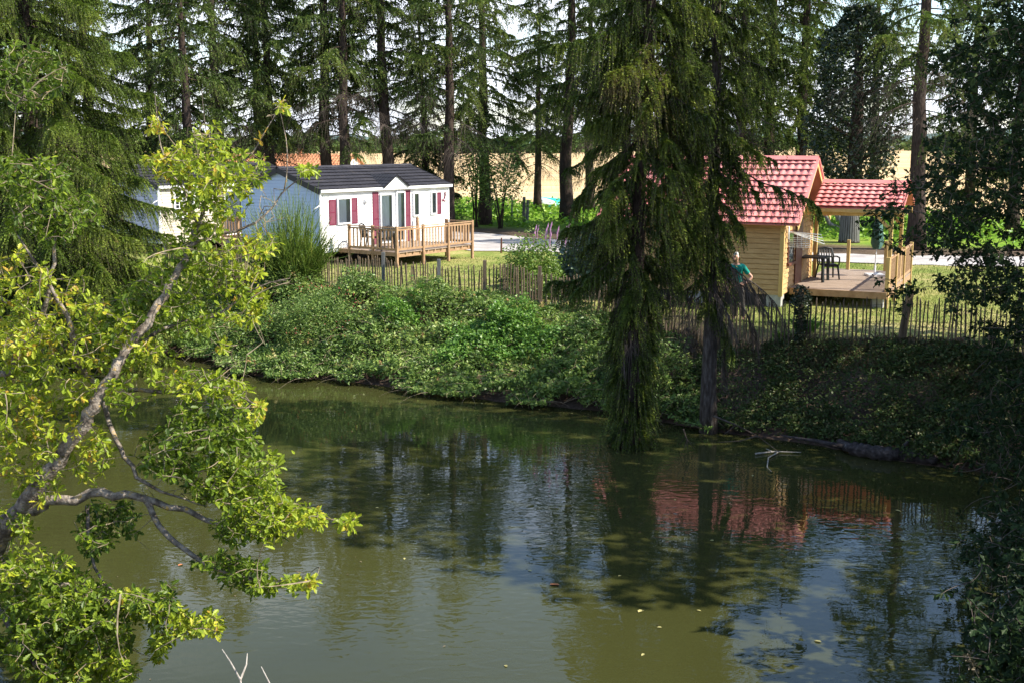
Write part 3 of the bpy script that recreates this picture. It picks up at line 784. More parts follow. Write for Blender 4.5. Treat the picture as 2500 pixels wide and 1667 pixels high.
rs = np.random.default_rng(5)
D0_ = 12.0
R = lambda *r: np.array(r)
limbs = [
    (pix([(-230, 1720, -.3), (-60, 1330, -.4), (0, 1232, -.5), (60, 1155, -.6), (125, 1068, -.7), (200, 955, -.7), (250, 872, -.65), (300, 800, -.5), (368, 690, -.3), (430, 590, 0), (455, 520, .2), (480, 440, .2), (492, 370, .2), (478, 300, .2)], D0_),
     R(.20, .13, .115, .10, .075, .066, .058, .05, .042, .034, .026, .02, .013, .006)),
    (pix([(60, 1168, -.6), (130, 1150, -.65), (240, 1130, -.65), (330, 1138, -.5), (420, 1170, -.6), (530, 1213, -.7), (640, 1203, -.8), (740, 1190, -.9)], D0_), R(.06, .055, .048, .038, .03, .022, .015, .006)),
    (pix([(330, 1140, -.5), (370, 1220, -.7), (430, 1275, -.9), (500, 1308, -1), (580, 1330, -1), (700, 1336, -1.1)], D0_), R(.035, .03, .026, .02, .014, .005)),
    (pix([(232, 905), (260, 1000, -.4), (300, 1070, -.5), (330, 1115, -.6), (400, 1140, -.6), (475, 1162, -.6)], D0_), R(.03, .028, .024, .02, .012, .005)),
    (pix([(225, 905), (190, 860, -.2), (168, 800, -.4), (165, 745, -.5), (115, 655, -.5), (80, 600, -.6), (40, 540, -.6)], D0_), R(.04, .036, .03, .026, .02, .014, .006)),
    (pix([(310, 790), (400, 742, .3), (500, 728, .5), (590, 655, .5), (665, 640, .5)], D0_), R(.024, .02, .015, .01, .004)),
    (pix([(440, 560, .2), (540, 530, .3), (600, 512, .3), (652, 440, .4), (705, 395, .4)], D0_), R(.018, .015, .012, .009, .004)),
    (pix([(652, 440, .4), (665, 360, .4), (640, 240, .4)], D0_), R(.008, .006, .003)),
    (pix([(478, 440, .2), (560, 380, .3), (600, 320, .3), (640, 250, .3)], D0_), R(.014, .01, .007, .003)),
    (pix([(-20, 1265), (15, 1300, -.5), (75, 1330, -.8), (160, 1350, -1), (280, 1392, -1.2), (400, 1425, -1.3), (490, 1440, -1.3)], D0_), R(.05, .045, .035, .03, .02, .012, .005)),
    (pix([(-40, 1340), (20, 1440, -.8), (60, 1500, -1), (120, 1575, -1.2)], D0_), R(.05, .035, .026, .015)),
    (pix([(250, 890), (400, 905, -.2), (510, 885, -.3), (600, 935, -.3)], D0_), R(.026, .02, .012, .004)),
    (pix([(-40, 900), (30, 840, -.3), (110, 700, -.4), (130, 560, -.4), (118, 420, -.4)], D0_), R(.04, .034, .025, .014, .005)),
    (pix([(-60, 660), (20, 700, -.2), (90, 740, -.2), (150, 800, -.3)], D0_), R(.03, .024, .018, .01)),
    (pix([(200, 1160, -.3), (205, 1260, -.5), (230, 1340, -.8), (300, 1380, -1)], D0_), R(.022, .018, .014, .006)),
    (pix([(455, 520, .2), (420, 430, .1), (370, 370, 0), (355, 210, 0)], D0_), R(.016, .012, .008, .003)),
    (pix([(490, 380, .2), (470, 290, .2), (463, 205, .2)], D0_), R(.007, .005, .003)),
]
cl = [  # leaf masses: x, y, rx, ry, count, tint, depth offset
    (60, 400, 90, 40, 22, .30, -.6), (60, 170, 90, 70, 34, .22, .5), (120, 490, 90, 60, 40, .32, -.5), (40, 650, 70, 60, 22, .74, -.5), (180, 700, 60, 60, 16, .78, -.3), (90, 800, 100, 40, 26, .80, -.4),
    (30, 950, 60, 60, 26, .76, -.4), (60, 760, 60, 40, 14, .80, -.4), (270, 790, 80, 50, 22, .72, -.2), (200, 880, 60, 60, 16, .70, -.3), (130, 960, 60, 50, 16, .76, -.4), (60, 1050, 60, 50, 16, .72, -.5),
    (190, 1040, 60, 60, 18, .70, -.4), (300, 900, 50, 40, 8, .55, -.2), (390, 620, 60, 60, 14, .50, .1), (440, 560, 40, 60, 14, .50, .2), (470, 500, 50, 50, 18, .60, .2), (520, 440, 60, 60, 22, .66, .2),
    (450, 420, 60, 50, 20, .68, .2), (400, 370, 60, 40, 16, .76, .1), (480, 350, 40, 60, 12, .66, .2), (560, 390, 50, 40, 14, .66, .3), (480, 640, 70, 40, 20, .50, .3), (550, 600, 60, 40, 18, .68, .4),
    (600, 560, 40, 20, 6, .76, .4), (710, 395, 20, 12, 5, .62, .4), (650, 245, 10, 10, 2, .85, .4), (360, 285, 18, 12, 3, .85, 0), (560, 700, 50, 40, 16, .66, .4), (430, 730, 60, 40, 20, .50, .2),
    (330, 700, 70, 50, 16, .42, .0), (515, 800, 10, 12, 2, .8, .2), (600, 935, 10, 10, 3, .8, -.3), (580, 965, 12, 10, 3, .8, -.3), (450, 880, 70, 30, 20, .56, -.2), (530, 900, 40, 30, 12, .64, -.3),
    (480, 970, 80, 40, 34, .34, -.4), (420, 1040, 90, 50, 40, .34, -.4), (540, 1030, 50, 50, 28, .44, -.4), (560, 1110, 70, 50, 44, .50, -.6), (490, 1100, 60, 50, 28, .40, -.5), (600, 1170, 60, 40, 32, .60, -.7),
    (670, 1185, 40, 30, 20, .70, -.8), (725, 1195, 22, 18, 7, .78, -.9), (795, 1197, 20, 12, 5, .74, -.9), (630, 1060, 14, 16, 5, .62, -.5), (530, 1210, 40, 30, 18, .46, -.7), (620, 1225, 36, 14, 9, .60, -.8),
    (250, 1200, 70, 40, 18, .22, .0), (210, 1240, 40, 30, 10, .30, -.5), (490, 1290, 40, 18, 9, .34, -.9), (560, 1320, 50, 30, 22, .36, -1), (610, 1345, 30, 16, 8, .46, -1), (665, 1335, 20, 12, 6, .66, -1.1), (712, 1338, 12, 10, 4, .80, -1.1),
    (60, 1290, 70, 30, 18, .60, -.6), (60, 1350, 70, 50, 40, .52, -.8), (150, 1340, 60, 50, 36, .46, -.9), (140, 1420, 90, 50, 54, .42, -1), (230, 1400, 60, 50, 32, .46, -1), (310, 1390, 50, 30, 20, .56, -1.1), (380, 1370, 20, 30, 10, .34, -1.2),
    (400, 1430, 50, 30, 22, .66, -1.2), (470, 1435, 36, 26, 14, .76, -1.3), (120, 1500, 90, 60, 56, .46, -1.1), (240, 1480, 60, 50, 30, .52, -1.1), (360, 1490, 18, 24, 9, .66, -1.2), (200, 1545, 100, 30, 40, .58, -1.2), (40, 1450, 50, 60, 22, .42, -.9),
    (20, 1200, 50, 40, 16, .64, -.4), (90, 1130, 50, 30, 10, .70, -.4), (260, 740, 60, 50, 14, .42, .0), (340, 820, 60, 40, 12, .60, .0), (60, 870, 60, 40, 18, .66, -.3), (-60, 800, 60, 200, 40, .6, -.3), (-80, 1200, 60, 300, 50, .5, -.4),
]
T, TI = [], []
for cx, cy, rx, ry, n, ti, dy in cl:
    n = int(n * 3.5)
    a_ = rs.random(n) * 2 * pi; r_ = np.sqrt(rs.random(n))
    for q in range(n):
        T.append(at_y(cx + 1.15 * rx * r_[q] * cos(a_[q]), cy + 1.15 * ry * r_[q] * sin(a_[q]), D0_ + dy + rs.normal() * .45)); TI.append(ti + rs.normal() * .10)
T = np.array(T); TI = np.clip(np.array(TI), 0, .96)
# a few rusty dead leaf tufts
for cx, cy in ((525, 412), (582, 315), (505, 405)): T = np.vstack([T, at_y(cx, cy, D0_ + .3)]); TI = np.append(TI, .999)
wood, tw, lf = MB(), MB(), MB()
bare = []
for cx, cy, rx, ry, n in ((400, 1130, 90, 30, 26), (330, 1060, 50, 50, 12), (640, 430, 50, 70, 10), (600, 500, 60, 40, 8), (560, 800, 40, 50, 6), (470, 290, 30, 60, 7), (640, 250, 20, 40, 4), (355, 260, 20, 50, 5), (250, 790, 70, 50, 10), (250, 1210, 60, 60, 9), (360, 850, 60, 40, 9), (540, 920, 60, 30, 6), (640, 650, 40, 20, 8), (130, 1000, 60, 80, 10), (60, 1400, 60, 80, 8), (700, 1320, 40, 20, 4), (500, 600, 60, 60, 8)):
    for q in range(n): bare.append(at_y(cx + rx * rs.normal() * .6, cy + ry * rs.normal() * .6, D0_ - .3 + rs.normal() * .3))
Dd = grow(limbs, np.vstack([T, bare]), rs, wood, tw)[:len(T)]
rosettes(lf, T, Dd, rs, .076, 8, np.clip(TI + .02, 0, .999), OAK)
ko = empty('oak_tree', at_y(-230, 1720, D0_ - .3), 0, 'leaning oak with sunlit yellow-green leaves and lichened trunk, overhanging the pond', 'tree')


def reb(mb, root):
    mb.V = [v - np.array(root.location) for v in mb.V]; return mb


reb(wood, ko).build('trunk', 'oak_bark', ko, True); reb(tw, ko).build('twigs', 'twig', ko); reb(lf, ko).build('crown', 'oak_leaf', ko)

# dark oak at the right
rs = np.random.default_rng(8)
bnd_y = [-400, 0, 150, 300, 420, 455, 500, 540, 580, 620, 700, 800, 900, 960, 1020, 1080, 1150, 1200, 1260, 1330, 1420, 1500, 1570, 1700]
bnd_x = [2150, 2185, 2150, 2135, 2090, 2040, 2010, 2050, 2075, 2130, 2195, 2215, 2225, 2160, 2200, 2225, 2215, 2235, 2230, 2220, 2210, 2215, 2235, 2240]
T, TI = [], []
while len(T) < 5600:
    x_ = 1990 + 560 * rs.random(); y_ = -250 + 1900 * rs.random()
    ymax = 21 if y_ < 500 else min(21, at_z(x_, y_, W0 + .3)[1])
    Y_ = max(9.3, ymax - 4.5) + (ymax - max(9.3, ymax - 4.5)) * rs.random()
    if Y_ > 21: continue
    e_ = np.interp(y_, bnd_y, bnd_x) + 26 * sin(y_ * .06 + 3 * sin(y_ * .013)) + 20 * rs.normal()
    if x_ < e_: continue
    pr = .35 + .65 * min(1, (x_ - e_) / 90)
    if vnoise(A(x_), A(y_), 60, 12)[0] < -.25: pr *= .35
    if rs.random() > pr: continue
    P_ = at_y(x_, y_, Y_)
    if P_[2] < W0 + .25: continue
    T.append(P_); TI.append(.42 + .2 * rs.normal())
for x_, y_, n in ((1985, 508, 4), (2015, 490, 6), (2005, 540, 3), (2020, 655, 3), (2060, 672, 6), (2095, 662, 6), (2075, 700, 4), (2160, 655, 4), (2190, 665, 5), (2175, 985, 6), (2215, 980, 8), (2245, 1000, 6), (2260, 1300, 6), (2240, 1330, 4)):
    for q in range(n): T.append(at_y(x_ + 14 * rs.normal(), y_ + 8 * rs.normal(), 17.2)); TI.append(.4)
# crown outside the frame, towards the sun: it shades the water and the bank
n = 9000
Q = np.stack([7.5 + 11 * rs.random(n), 11 + 17 * rs.random(n), 1.5 + 13.5 * rs.random(n)], -1)
Q = Q[(Q[:, 0] > .445 * Q[:, 1] + .3) & (((Q[:, 0] - 13) / 5.5) ** 2 + ((Q[:, 1] - 20.2) / 8.2) ** 2 + ((Q[:, 2] - 8) / 7) ** 2 < 1)]; noff = len(Q)
n = 700; Q2 = np.stack([6.6 + 4 * rs.random(n), 8.2 + 6 * rs.random(n), .9 + 2.7 * rs.random(n)], -1); Q2 = Q2[Q2[:, 0] > .445 * Q2[:, 1] + .25 + .15 * Q2[:, 2]]; noff += len(Q2); Q = np.concatenate([Q, Q2])
T = np.concatenate([np.array(T), Q]); TI = np.clip(np.concatenate([TI, np.full(len(Q), .4)]), 0, 1)
bp = A(12.0, 19.0, float(ground_z(A(12.), A(19.))[0]) - .2)
lm = [([bp, bp + A(-.3, 0, 2), bp + A(-.5, -.2, 4.5), bp + A(-.6, -.3, 7), bp + A(-.6, -.3, 10)], R(.36, .30, .22, .14, .04))]
for h, e in ((1.6, (8.2, 17.2, .9)), (2.4, (8.0, 18, 2.6)), (3.0, (7.4, 17.4, 4.0)), (3.8, (7.3, 18.4, 5.2)), (5, (7.8, 18, 7.0)), (6, (8.3, 19, 8.4)), (2.2, (8.6, 16.6, 1.6)), (2, (9.0, 21, 2.2)), (3.2, (9.5, 23, 4.5)), (4, (13, 24, 6)), (4, (15, 20, 6.5)), (3, (14, 15, 5.5)), (5, (11, 14, 8)), (2.2, (6.9, 15.0, 1.5)), (2.4, (6.0, 13.0, 1.3)), (2.2, (5.5, 11.6, .9)), (2.6, (5.3, 10.8, 1.4)), (2.8, (7.3, 15.6, 2.6))):
    st = bp + A(-.5, -.2, h); e = A(*e)
    lm.append(([st, st + (e - st) * .3 + A(0, 0, .3), st + (e - st) * .65 + A(0, 0, .3), e], R(.09, .07, .045, .012)))
wood, tw, lf = MB(), MB(), MB()
Dd = grow(lm, T, rs, wood, tw, .009)
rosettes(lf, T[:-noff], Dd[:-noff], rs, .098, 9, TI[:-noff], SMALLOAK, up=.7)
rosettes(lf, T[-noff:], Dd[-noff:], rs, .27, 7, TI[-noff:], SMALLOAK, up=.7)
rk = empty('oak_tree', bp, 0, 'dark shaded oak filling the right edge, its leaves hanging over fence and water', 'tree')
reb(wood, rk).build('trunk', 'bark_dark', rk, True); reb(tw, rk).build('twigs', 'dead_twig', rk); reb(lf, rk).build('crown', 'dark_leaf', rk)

# ivy-clad tree behind the canopy
rs = np.random.default_rng(9)
Yi = 52.5
c0 = A(*at_y(1950, 550, Yi)); c0[2] = G
it = empty('ivy_tree', c0, 0, 'ivy-smothered tree with a slat-wrapped trunk behind the red canopy', 'tree')
tb = MB(); tube(tb, [(0, 0, -.3), (0, 0, .3), (.05, 0, 1.4), (.1, 0, 3), (.1, 0, 6), (0, 0, 10)], [.55, .42, .37, .33, .26, .1], 12)
for a_, h, L in ((0, 4, 2.2), (2, 5, 2), (3.4, 4.6, 2.1), (4.8, 6, 2), (1, 7, 1.8), (5.5, 3.4, 1.6)):
    tube(tb, [(0, 0, h), (cos(a_) * L * .5, sin(a_) * L * .5, h + .5), (cos(a_) * L, sin(a_) * L, h + .7)], [.12, .08, .03], 5)
tb.build('trunk', 'bark_dark', it, True)
sg = MB()
for q in range(26):
    a_ = q * 2 * pi / 26; r0, r1 = .45, .39
    bar(sg, (r0 * cos(a_), r0 * sin(a_), .05), (r1 * cos(a_), r1 * sin(a_), 1.35 + .05 * sin(q * 2.1)), .075, .02, 0, (-sin(a_), cos(a_), 0))
sg.build('slat_guard', 'post_wood', it)
n = 11000
zc = 2.7 + 7.6 * rs.random(n)
rr = np.interp(zc, [2.7, 3.4, 5, 7, 9, 10.3], [.9, 1.7, 2.0, 2.1, 1.6, .5])
a_ = rs.random(n) * 2 * pi
lump = 1 + .28 * vnoise(a_ * 1.3, zc, .9, 14)
r_ = rr * lump * (.35 + .65 * rs.random(n) ** .5)
lf = MB(); leaf_cloud(lf, np.stack([r_ * np.cos(a_), r_ * np.sin(a_), zc], -1), .17, rs, np.clip(.4 + .25 * rs.normal(size=n), 0, 1), .5, OVAL)
lf.build('crown', 'ivy_leaf', it)

# bleached dead limbs beside it
dt = empty('dead_tree', at_z(1938, 528, G), 0, 'bleached leaning dead stems beside the slat-wrapped trunk', 'tree')
b0 = np.array(dt.location)
tb = MB()
for pl, rd in (([(1940, 530), (1926, 500), (1914, 475), (1908, 440)], (.20, .16, .14, .10)), ([(1940, 532), (1905, 515), (1896, 495), (1890, 478)], (.14, .12, .10, .06)), ([(1945, 530), (1920, 540), (1900, 548)], (.13, .10, .06))):
    tube(tb, [at_y(x, y, b0[1]) - b0 for x, y in pl], rd, 7)
tb.build('trunk', 'bleached', dt, True)

# ------------------------------------------------------------------ low growth on the bank
rs = np.random.default_rng(31)


def scatter(n, x0, x1, y0, y1, dens):
    out = []
    while sum(map(len, out)) < n:
        x = x0 + (x1 - x0) * rs.random(n * 3); y = y0 + (y1 - y0) * rs.random(n * 3)
        k = rs.random(n * 3) < dens(x, y)
        out.append(np.stack([x, y], -1)[k])
    return np.concatenate(out)[:n]


fence_line = np.array([(-15, 41.0), (-9.5, 38.7), (-3.9, 34.6), (-2.1, 33.3), (-.3, 32.6), (2.1, 30.4), (5.65, 26.9), (7.07, 26.35), (8.85, 26.0), (9.9, 24.8), (12.5, 22.8)])


def fence_y(x): return np.interp(x, fence_line[:, 0], fence_line[:, 1])


def wl_d(x, y): return poly_dist(x, y, WL)


_dr = np.random.default_rng(57)
DOME = np.c_[-12.5 + 26 * _dr.random(260), 17.5 + 18.5 * _dr.random(260), .45 + .75 * _dr.random(260), .45 + .80 * _dr.random(260) ** 1.2]
DOME = DOME[(wl_d(DOME[:, 0], DOME[:, 1]) > -.1) & (DOME[:, 1] < fence_y(DOME[:, 0]) - .9)]


def mound(x, y):
    d = wl_d(x, y)
    wx = x + .25 * vnoise(x, y, .7, 18); wy = y + .25 * vnoise(x, y, .7, 19)
    h = .42 + .22 * vnoise(x, y, .9, 17)
    for cx, cy, r, hh in DOME:
        q = 1 - ((wx - cx) ** 2 + (wy - cy) ** 2) / r ** 2
        h = np.maximum(h, hh * np.sqrt(np.maximum(q, 0)))
    h = h * sstep(-.8, -.1, d) * (1 - .72 * sstep(2.0, 6.5, d)) * (1 - .45 * sstep(2.5, 5, x))
    return np.maximum(h * (1 + .28 * vnoise(x, y, .33, 20) + .2 * vnoise(x, y, .15, 22)), .04)


# brambles over the sunny bank
P = scatter(130000, -12, 4.2, 23, 36.5, lambda x, y: (wl_d(x, y) > -.55 + .35 * vnoise(x, y, .6, 23)) * (y < fence_y(x) - .15) * (.75 + .25 * (vnoise(x, y, .7, 25) > -.35)) * np.where(x > 2.6, .45, 1))
gz = ground_z(P[:, 0], P[:, 1]); mh = mound(P[:, 0], P[:, 1])
z = np.maximum(gz, W0 + .02) + .03 + np.maximum(mh, .14) * (1 - .55 * rs.random(len(P)) ** 2.2)
tint = np.clip(.45 + .22 * vnoise(P[:, 0], P[:, 1], 1.0, 26) + .16 * rs.normal(size=len(P)), 0, 1)
b = MB(); leaf_cloud(b, np.c_[P, z], .062 + .045 * (rs.random(len(P)) < .2), rs, tint, .45, OVAL)
q = rs.integers(0, len(P), 900); base_ = np.c_[P[q], z[q] - .05]; dd_ = unit(np.c_[rs.normal(size=(900, 2)) * .55, np.full(900, .8)]); ll = .18 + .38 * rs.random(900)
kk = np.repeat(np.arange(900), 13); ff = rs.random(len(kk))[:, None]
leaf_cloud(b, base_[kk] + dd_[kk] * ll[kk, None] * ff - UP * (.25 * ll[kk, None] * ff ** 2) + rs.normal(size=(len(kk), 3)) * .03, .075, rs, np.clip(.55 + .25 * rs.normal(size=900), 0, 1)[kk], .6, OVAL)
strips(b, base_, base_ + dd_ * ll[:, None] * .5, base_ + dd_ * ll[:, None] - UP * .25 * ll[:, None], .005, 1)
n = 2600; q = rs.integers(0, len(P), n); p0 = np.c_[P[q], z[q] - .05]; dr = rs.normal(size=(n, 3)) * A(.35, .35, .1)
strips(b, p0, p0 + dr * .5 + A(0, 0, .12), p0 + dr + A(0, 0, -.05), .006, 1)
tag(b.build('bramble_undergrowth', ['bramble', 'twig']), kind='stuff')

# nettles: lighter patches high on the bank
P = scatter(9000, -5, 2.6, 26, 33.5, lambda x, y: np.clip(1.1 - ((x + .2 + .8 * vnoise(x, y, .8, 41)) / 1.5) ** 2 - ((y - 29.6) / 1.4) ** 2, 0, 1) + .8 * np.clip(1 - ((x + 3.0) / .7) ** 2 - ((y - 31.5) / .7) ** 2, 0, 1))
z = ground_z(P[:, 0], P[:, 1]) + np.maximum(mound(P[:, 0], P[:, 1]), .1) + .02 + .30 * rs.random(len(P)) * (1 + .5 * vnoise(P[:, 0], P[:, 1], .4, 44))
b = MB(); leaf_cloud(b, np.c_[P, z], .095, rs, np.clip(.5 + .22 * rs.normal(size=len(P)), 0, 1), .9, DIA)
tag(b.build('nettle_undergrowth', 'nettle'), kind='stuff')

# shaded undergrowth on the right bank
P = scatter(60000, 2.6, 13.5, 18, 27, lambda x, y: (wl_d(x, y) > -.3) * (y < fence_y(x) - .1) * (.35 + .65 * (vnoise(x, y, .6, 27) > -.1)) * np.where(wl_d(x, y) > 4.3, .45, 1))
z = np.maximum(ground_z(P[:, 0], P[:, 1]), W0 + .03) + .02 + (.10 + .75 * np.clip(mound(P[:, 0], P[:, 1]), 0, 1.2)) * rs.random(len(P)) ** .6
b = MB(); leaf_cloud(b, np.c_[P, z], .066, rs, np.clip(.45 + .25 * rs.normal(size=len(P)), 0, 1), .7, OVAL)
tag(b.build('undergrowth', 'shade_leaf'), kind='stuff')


def blades(mb, P, h, rs, tint, w=.006, lean=.5):
    n = len(P)
    d = unit(np.c_[rs.normal(size=(n, 2)), np.zeros(n)])
    hh = (h * (.5 + rs.random(n)))[:, None]
    side = np.c_[-d[:, 1], d[:, 0], np.zeros(n)]
    tip = P + UP * hh + d * hh * lean * rs.random((n, 1)); mid = P + UP * hh * .55 + d * hh * lean * .2
    V = np.stack([P - side * w, P + side * w, mid + side * w * .7, tip, mid - side * w * .7], 1).reshape(-1, 3)
    b_ = np.arange(n) * 5
    mb.add(V, np.stack([b_, b_ + 1, b_ + 2, b_ + 3, b_ + 4], -1), 0, tint)


P = scatter(16000, -10, 13, 22, 38, lambda x, y: (wl_d(x, y) > 2.2) * (y < fence_y(x) + .3) * np.where(x > 2.5, 1, .35) * (.3 + .7 * (vnoise(x, y, .9, 28) > -.1)))
b = MB(); blades(b, np.c_[P, ground_z(P[:, 0], P[:, 1])], .20, rs, np.clip(.5 + .25 * rs.normal(size=len(P)), 0, 1), .007, .9)
tag(b.build('dry_grass', 'dry_grass'), kind='stuff')

P = scatter(70000, -13, 20, 24.5, 46, lambda x, y: (y > fence_y(x) - .2) * (y < np.interp(x, [-14, -3, 1.3, 5, 12.4, 20], [52, 48, 47.6, 46, 43.5, 41.5])) * np.clip(1.25 - (y - 25) / 24, .1, 1))
b = MB(); blades(b, np.c_[P, ground_z(P[:, 0], P[:, 1])], .05, rs, np.clip(.42 + .3 * vnoise(P[:, 0], P[:, 1], 1.2, 29) + .15 * rs.normal(size=len(P)), 0, 1), .008, .8)
tag(b.build('lawn_grass', 'grass'), kind='stuff')

# rank meadow under the far trees
P = scatter(15000, -14, 26, 52, 92, lambda x, y: (y > 62 - .55 * np.clip(x, -12, 22)) * (y < 86 - .5 * x) * (.4 + .6 * (vnoise(x, y, 2, 30) > -.3)))
z = ground_z(P[:, 0], P[:, 1]) + .45 * rs.random(len(P)) * (1 + .6 * vnoise(P[:, 0], P[:, 1], 1.6, 33))
b = MB(); leaf_cloud(b, np.c_[P, z], .26, rs, np.clip(.5 + .25 * rs.normal(size=len(P)), 0, 1), .9, DIA)
tag(b.build('meadow_grass', 'meadow'), kind='stuff')

for k, (xd, yd, lb) in enumerate(((1848, 700, 'bright green grass tuft at the foot of the ivy-wrapped fence post'), (1800, 712, 'small bright grass tuft left of the ivy-wrapped fence post'))):
    c = at_z(xd, yd + 70, 1.0); n = 160
    b = MB(); P = np.c_[rs.normal(size=(n, 2)) * .10, np.zeros(n)]; blades(b, P, .30 - .06 * k, rs, np.clip(.5 + .2 * rs.normal(size=n), 0, 1), .006, .9)
    o = b.build('grass_tuft', 'nettle'); o.location = (c[0], c[1], float(ground_z(A(c[0]), A(c[1]))[0]) - .02)
    tag(o, lb, 'grass tuft', 'grass tufts by the right fence')


# ------------------------------------------------------------------ shrubs
def shrub(name, c, rad, hgt, n, size, mat_, label, tpl=OVAL, stems=9, tint=.5, low=.25, seed=1, up=.7):
    rs = np.random.default_rng(seed)
    root = empty(name, (c[0], c[1], float(ground_z(A(c[0]), A(c[1]))[0])), 0, label, 'shrub')
    d = unit(rs.normal(size=(n, 3))); d[:, 2] = np.abs(d[:, 2])
    lump = 1 + .30 * vnoise(d[:, 0] * 2 + d[:, 2], d[:, 1] * 2 - d[:, 2], .35, seed + 50)
    r = (.35 + .65 * rs.random(n) ** .45)[:, None] * lump[:, None]
    P = d * r * A(rad, rad, hgt * (1 - low)) + A(0, 0, hgt * low) - A(0, 0, 1) * (rs.random((n, 1)) ** 2 * hgt * low)
    cr = MB(); leaf_cloud(cr, P, size, rs, np.clip(tint + .20 * rs.normal(size=n), 0, 1), up, tpl)
    st = MB()
    for q in range(stems):
        e = P[rs.integers(0, n)]
        tube(st, [A(rs.normal() * .08, rs.normal() * .08, -.1), e * A(.4, .4, .55), e], [.02, .013, .004], 4)
    st.build('stems', 'dead_twig', root); cr.build('foliage', mat_, root)
    return root


p = at_z(1218, 665, G)
bb = shrub('butterfly_bush', (p[0] + .0, 33.3), .98, 1.9, 6500, .075, 'bush_leaf', 'light green bush with a few purple flower spikes growing through the picket fence', tint=.5, seed=61)
r2 = np.random.default_rng(3)
for q in range(12):
    fl = MB()
    a_ = r2.random() * 6.28; e = A(.55 + .5 * cos(a_), .5 * sin(a_), 1.75 + .35 * r2.random())
    tube(fl, [e - A(0, 0, .3), e, e + A(.03, 0, .10), e + A(.05, 0, .2)], [.005, .02, .022, .004], 5)
    fl.build('flower_spike', 'flower', bb)
p = at_z(1330, 640, G)
shrub('laurel_shrub', (p[0] + .2, 34.6), 1.35, 1.85, 5200, .14, 'laurel_leaf', 'grey-green glossy shrub beside the light green bush behind the picket fence', seed=62)
p = at_z(735, 845, W0)
py = shrub('firethorn_shrub', (p[0] - .15, p[1] + .75), 1.45, 1.5, 9500, .055, 'bramble', 'dark shrub dotted with red berries leaning over the water in front of the brambles', seed=63, tint=.36, low=.2)
r2 = np.random.default_rng(4); n = 230
d = unit(r2.normal(size=(n, 3))); d[:, 2] = np.abs(d[:, 2]) * .8; cn_ = unit(r2.normal(size=(26, 3))); kk = r2.integers(0, 26, n); d = unit(np.abs(cn_[kk]) * np.sign(cn_[kk]) * A(1, 1, .6) + d * .25); d[:, 2] = np.abs(d[:, 2])
Pb = d * A(1.4, 1.4, 1.15) * (.92 + .15 * r2.random((n, 1))) + A(0, 0, .3)
be = MB()
oc = np.array([(1, 0, 0), (-1, 0, 0), (0, 1, 0), (0, -1, 0), (0, 0, 1), (0, 0, -1)]) * .017
of = np.array([(0, 2, 4), (2, 1, 4), (1, 3, 4), (3, 0, 4), (2, 0, 5), (1, 2, 5), (3, 1, 5), (0, 3, 5)])
for q in Pb: be.add(q + oc, of)
tag(be.build('berries', 'berry', py), kind='stuff')
# broom
rb = np.random.default_rng(64)
p = at_z(690, 655, G); p = A(p[0], 35.7, G)
br_scale = 1.32
br_ = empty('broom_shrub', p, 0, 'bushy green broom with upright whip-like stems in front of the blue gable wall', 'shrub')
n = 650
a_ = rb.random(n) * 2 * pi; sp = rb.random(n) ** .6
base = np.c_[rb.normal(size=(n, 2)) * .14, np.full(n, -.05)]
L = (.9 + 1.75 * rb.random(n) ** 1.8 * (1 - .45 * sp)) * (1 - .25 * sp)
dirn = unit(np.c_[np.cos(a_) * sp * 1.15, np.sin(a_) * sp * 1.15, np.ones(n)])
P1 = base + dirn * L[:, None] * .55
P2 = P1 + unit(dirn + A(0, 0, .25) + .16 * rb.normal(size=(n, 3))) * L[:, None] * .55
cr = MB(); tt = np.clip(.5 + .2 * rb.normal(size=n), 0, 1)
strips(cr, base, P1, P2, .010, 0, np.repeat(tt, 9))
k = np.repeat(np.arange(n), 4); f = .35 + .5 * rb.random(len(k))
Pa = bez(base[k], P1[k], P2[k], f); dd = unit(P2[k] - P1[k] + .30 * rb.normal(size=(len(k), 3)))
l2 = (.25 + .35 * rb.random(len(k)))[:, None] * 1.1
strips(cr, Pa, Pa + dd * l2 * .5, Pa + unit(dd + A(0, 0, .2)) * l2, .007, 0, np.repeat(np.clip(.55 + .2 * rb.normal(size=len(k)), 0, 1), 9))
needles(cr, Pa, Pa + dd * l2 * .5, Pa + unit(dd + A(0, 0, .2)) * l2, 4, .026, rb, np.clip(.55 + .2 * rb.normal(size=len(k)), 0, 1), 0)
cr.build('foliage', 'broom', br_); br_.scale = (br_scale,) * 3
st = MB()
for q in range(7): tube(st, [(rb.normal() * .05, rb.normal() * .05, -.1), P1[q] * .5, P1[q]], [.025, .018, .008], 5)
st.build('stems', 'dead_twig', br_)

